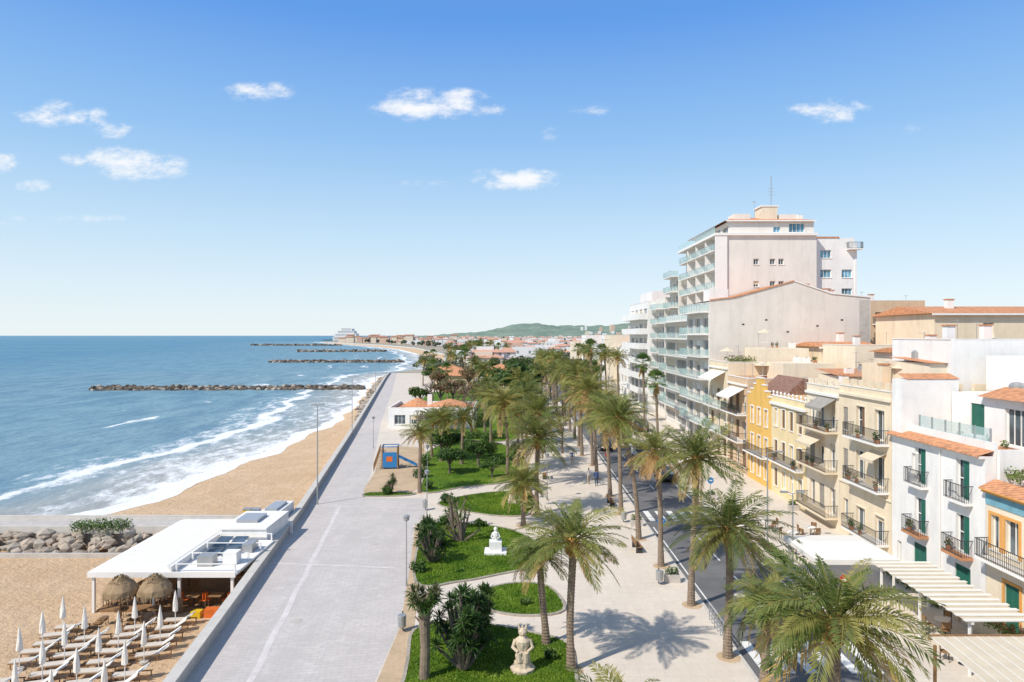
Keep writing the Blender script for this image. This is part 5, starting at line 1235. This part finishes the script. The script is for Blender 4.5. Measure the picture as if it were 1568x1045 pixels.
# ------------------------------------------------------------------ distant town, trees, hills
tw = MB(); far_m = [mat('far_white', (.76, .75, .73), var=.05), mat('far_cream', (.68, .59, .47), var=.05), mat('far_pink', (.62, .44, .34), var=.05)]
farroof = mat('far_tiles', (.6, .33, .23), var=.15); farwin = mat('far_window', (.24, .28, .3), var=.1)
tr = MB(); farleaf = [leafmat('far_leaf_a', (.075, .11, .06), (.12, .15, .08), .1, .05), leafmat('far_leaf_b', (.14, .15, .09), (.19, .18, .11), .1, .05), leafmat('far_leaf_c', (.065, .095, .055), (.1, .125, .07), .1, .05)]
for i in range(620):
    y = 290*math.exp(R.random()*2.15); lx = wallx(y)+14+y*.02
    xr = y*.24+140
    x = lx+R.random()**1.2*max(60, xr-lx)
    if 5 < x < 30 and y < 450: continue
    L = R.uniform(7, 17); Wd = R.uniform(8, 14); H = R.choice((4.5, 6, 6.5, 8, 9.5))*(1+y/4500); mm = R.choice(far_m[:1]*4+far_m)
    tw.box(x, x+L, y, y+Wd, 0, H, mm)
    if R.random() < .5: tw.box(x+L*.2, x+L*.7, y+2, y+Wd*.8, H, H+2.5, mm)
    for k in range(int(L/3)):
        for zz in np.arange(1, H-1.5, 3):
            if R.random() < .75: tw.box(x+1+k*3, x+2.2+k*3, y-.05, y-.01, zz, zz+1.4, farwin)
    if R.random() < .6:
        tw.add([(x-.6, y-.6, H), (x+L+.6, y-.6, H), (x+L+.6, y+Wd+.6, H), (x-.6, y+Wd+.6, H), (x+L*.3, y+Wd/2, H+2.0), (x+L*.7, y+Wd/2, H+2.0)], [(0, 1, 5, 4), (1, 2, 5), (2, 3, 4, 5), (3, 0, 4)], farroof)
tw.build('distant_town')
for i in range(850):
    y = 235*math.exp(R.random()*2.35); lx = wallx(y)+8+y*.015
    x = lx+R.random()**1.1*max(70, y*.25+150-lx)
    if 9 < x < 19 and y < 420: continue
    h = R.uniform(3.5, 8.5)*(1+y/6000); s_ = h*R.uniform(.3, .55)
    q = [(x+R.uniform(-s_, s_), y+R.uniform(-s_, s_), h*R.uniform(.4, .85), s_*.6, s_*.6, s_*.5) for _ in range(4)]
    k = R.randrange(3); leafcloud(tr, q, 110, .45+y*.001, (farleaf[k], farleaf[(k+1) % 3]))
tr.build('distant_trees')
for i in range(26):
    y = 245+i*13+R.uniform(-4, 4); palm(wallx(y)+12+R.uniform(0, 22), y, R.uniform(8, 12), 1.3, low=True, fan=i % 2 == 0)
g = G('headland_hotel'); x0, y0 = -470, 1790
for k, (dx0, dx1, za, zb) in enumerate(((0, 66, 2, 13), (4, 60, 13, 21), (10, 54, 21, 28), (18, 48, 28, 34))):
    g['storeys'].box(x0+dx0, x0+dx1, y0+k*3, y0+40, za, zb, far_m[0])
    for zz in np.arange(za+1.2, zb-1, 3.4): g['windows'].box(x0+dx0+2, x0+dx1-2, y0+k*3-.1, y0+k*3-.02, zz, zz+1.5, farwin)
g.done()
mb = MB()
for i in range(30):
    x = -400+i*10+R.uniform(-3, 3); y = 1650+R.uniform(-150, 100)-i*10; H = R.uniform(8, 17)
    mb.box(x, x+R.uniform(10, 20), y, y+15, 0, H, R.choice(far_m[1:])); mb.box(x-1, x+16, y-1, y+16, H, H+2, farroof)
mb.build('headland_houses')
hm, nt, b, out = _nt('hill_scrub_hazed'); p = nt.nodes.new('ShaderNodeNewGeometry').outputs['Position']
c = mixc(nt, ramp(nt, noise(nt, p, .012, 8, .7), [(.4, 0.), (.6, 1.)]), (.18, .25, .2), (.26, .32, .25))  # scrub greens tinted bluish: aerial haze is mixed into the base colour
c = mixc(nt, ramp(nt, noise(nt, p, .05, 6, .7), [(.45, 0.), (.6, .6)]), c, (.14, .2, .17))
nt.links.new(c, b.inputs['Base Color']); b.inputs['Roughness'].default_value = 1; b.inputs['Specular IOR Level'].default_value = 0
hx = [-700, -500, -350, -260, -160, -60, 20, 110, 200, 320, 420, 520, 700, 1100, 1700, 2600]
hz = [0, 6, 10, 18, 26, 44, 60, 66, 56, 54, 56, 70, 78, 72, 60, 40]
vs = []; fs = []; nx = 170; ny = 30
for j in range(ny):
    y = 2500+j*55; u_ = j/(ny-1)*1.1; fy = max(0, math.sin(math.pi*min(1, u_)))**.7
    for i in range(nx):
        x = -700+3300*i/(nx-1)
        z = float(np.interp(x*3000/(y), hx, hz))*fy*y/3000+5*math.sin(x*.02+y*.01)*fy+3*math.sin(x*.053-y*.03)*fy+R.uniform(-2.2, 2.2)
        vs.append((x, y, z-1))
for j in range(ny-1):
    for i in range(nx-1): fs.append((j*nx+i, j*nx+i+1, (j+1)*nx+i+1, (j+1)*nx+i))
mb = MB(); mb.add(vs, fs, hm); mb.build('hill', smooth=True)
mb = MB()
for i in range(80):
    x = R.uniform(250, 900); y = R.uniform(2580, 2850); mb.box(x, x+R.uniform(8, 18), y, y+14, 0, 12+(y-2500)*.14, R.choice(far_m))
mb.build('hillside_houses')
print('faces', sum(len(o.data.polygons) for o in scene.objects if o.type == 'MESH'))
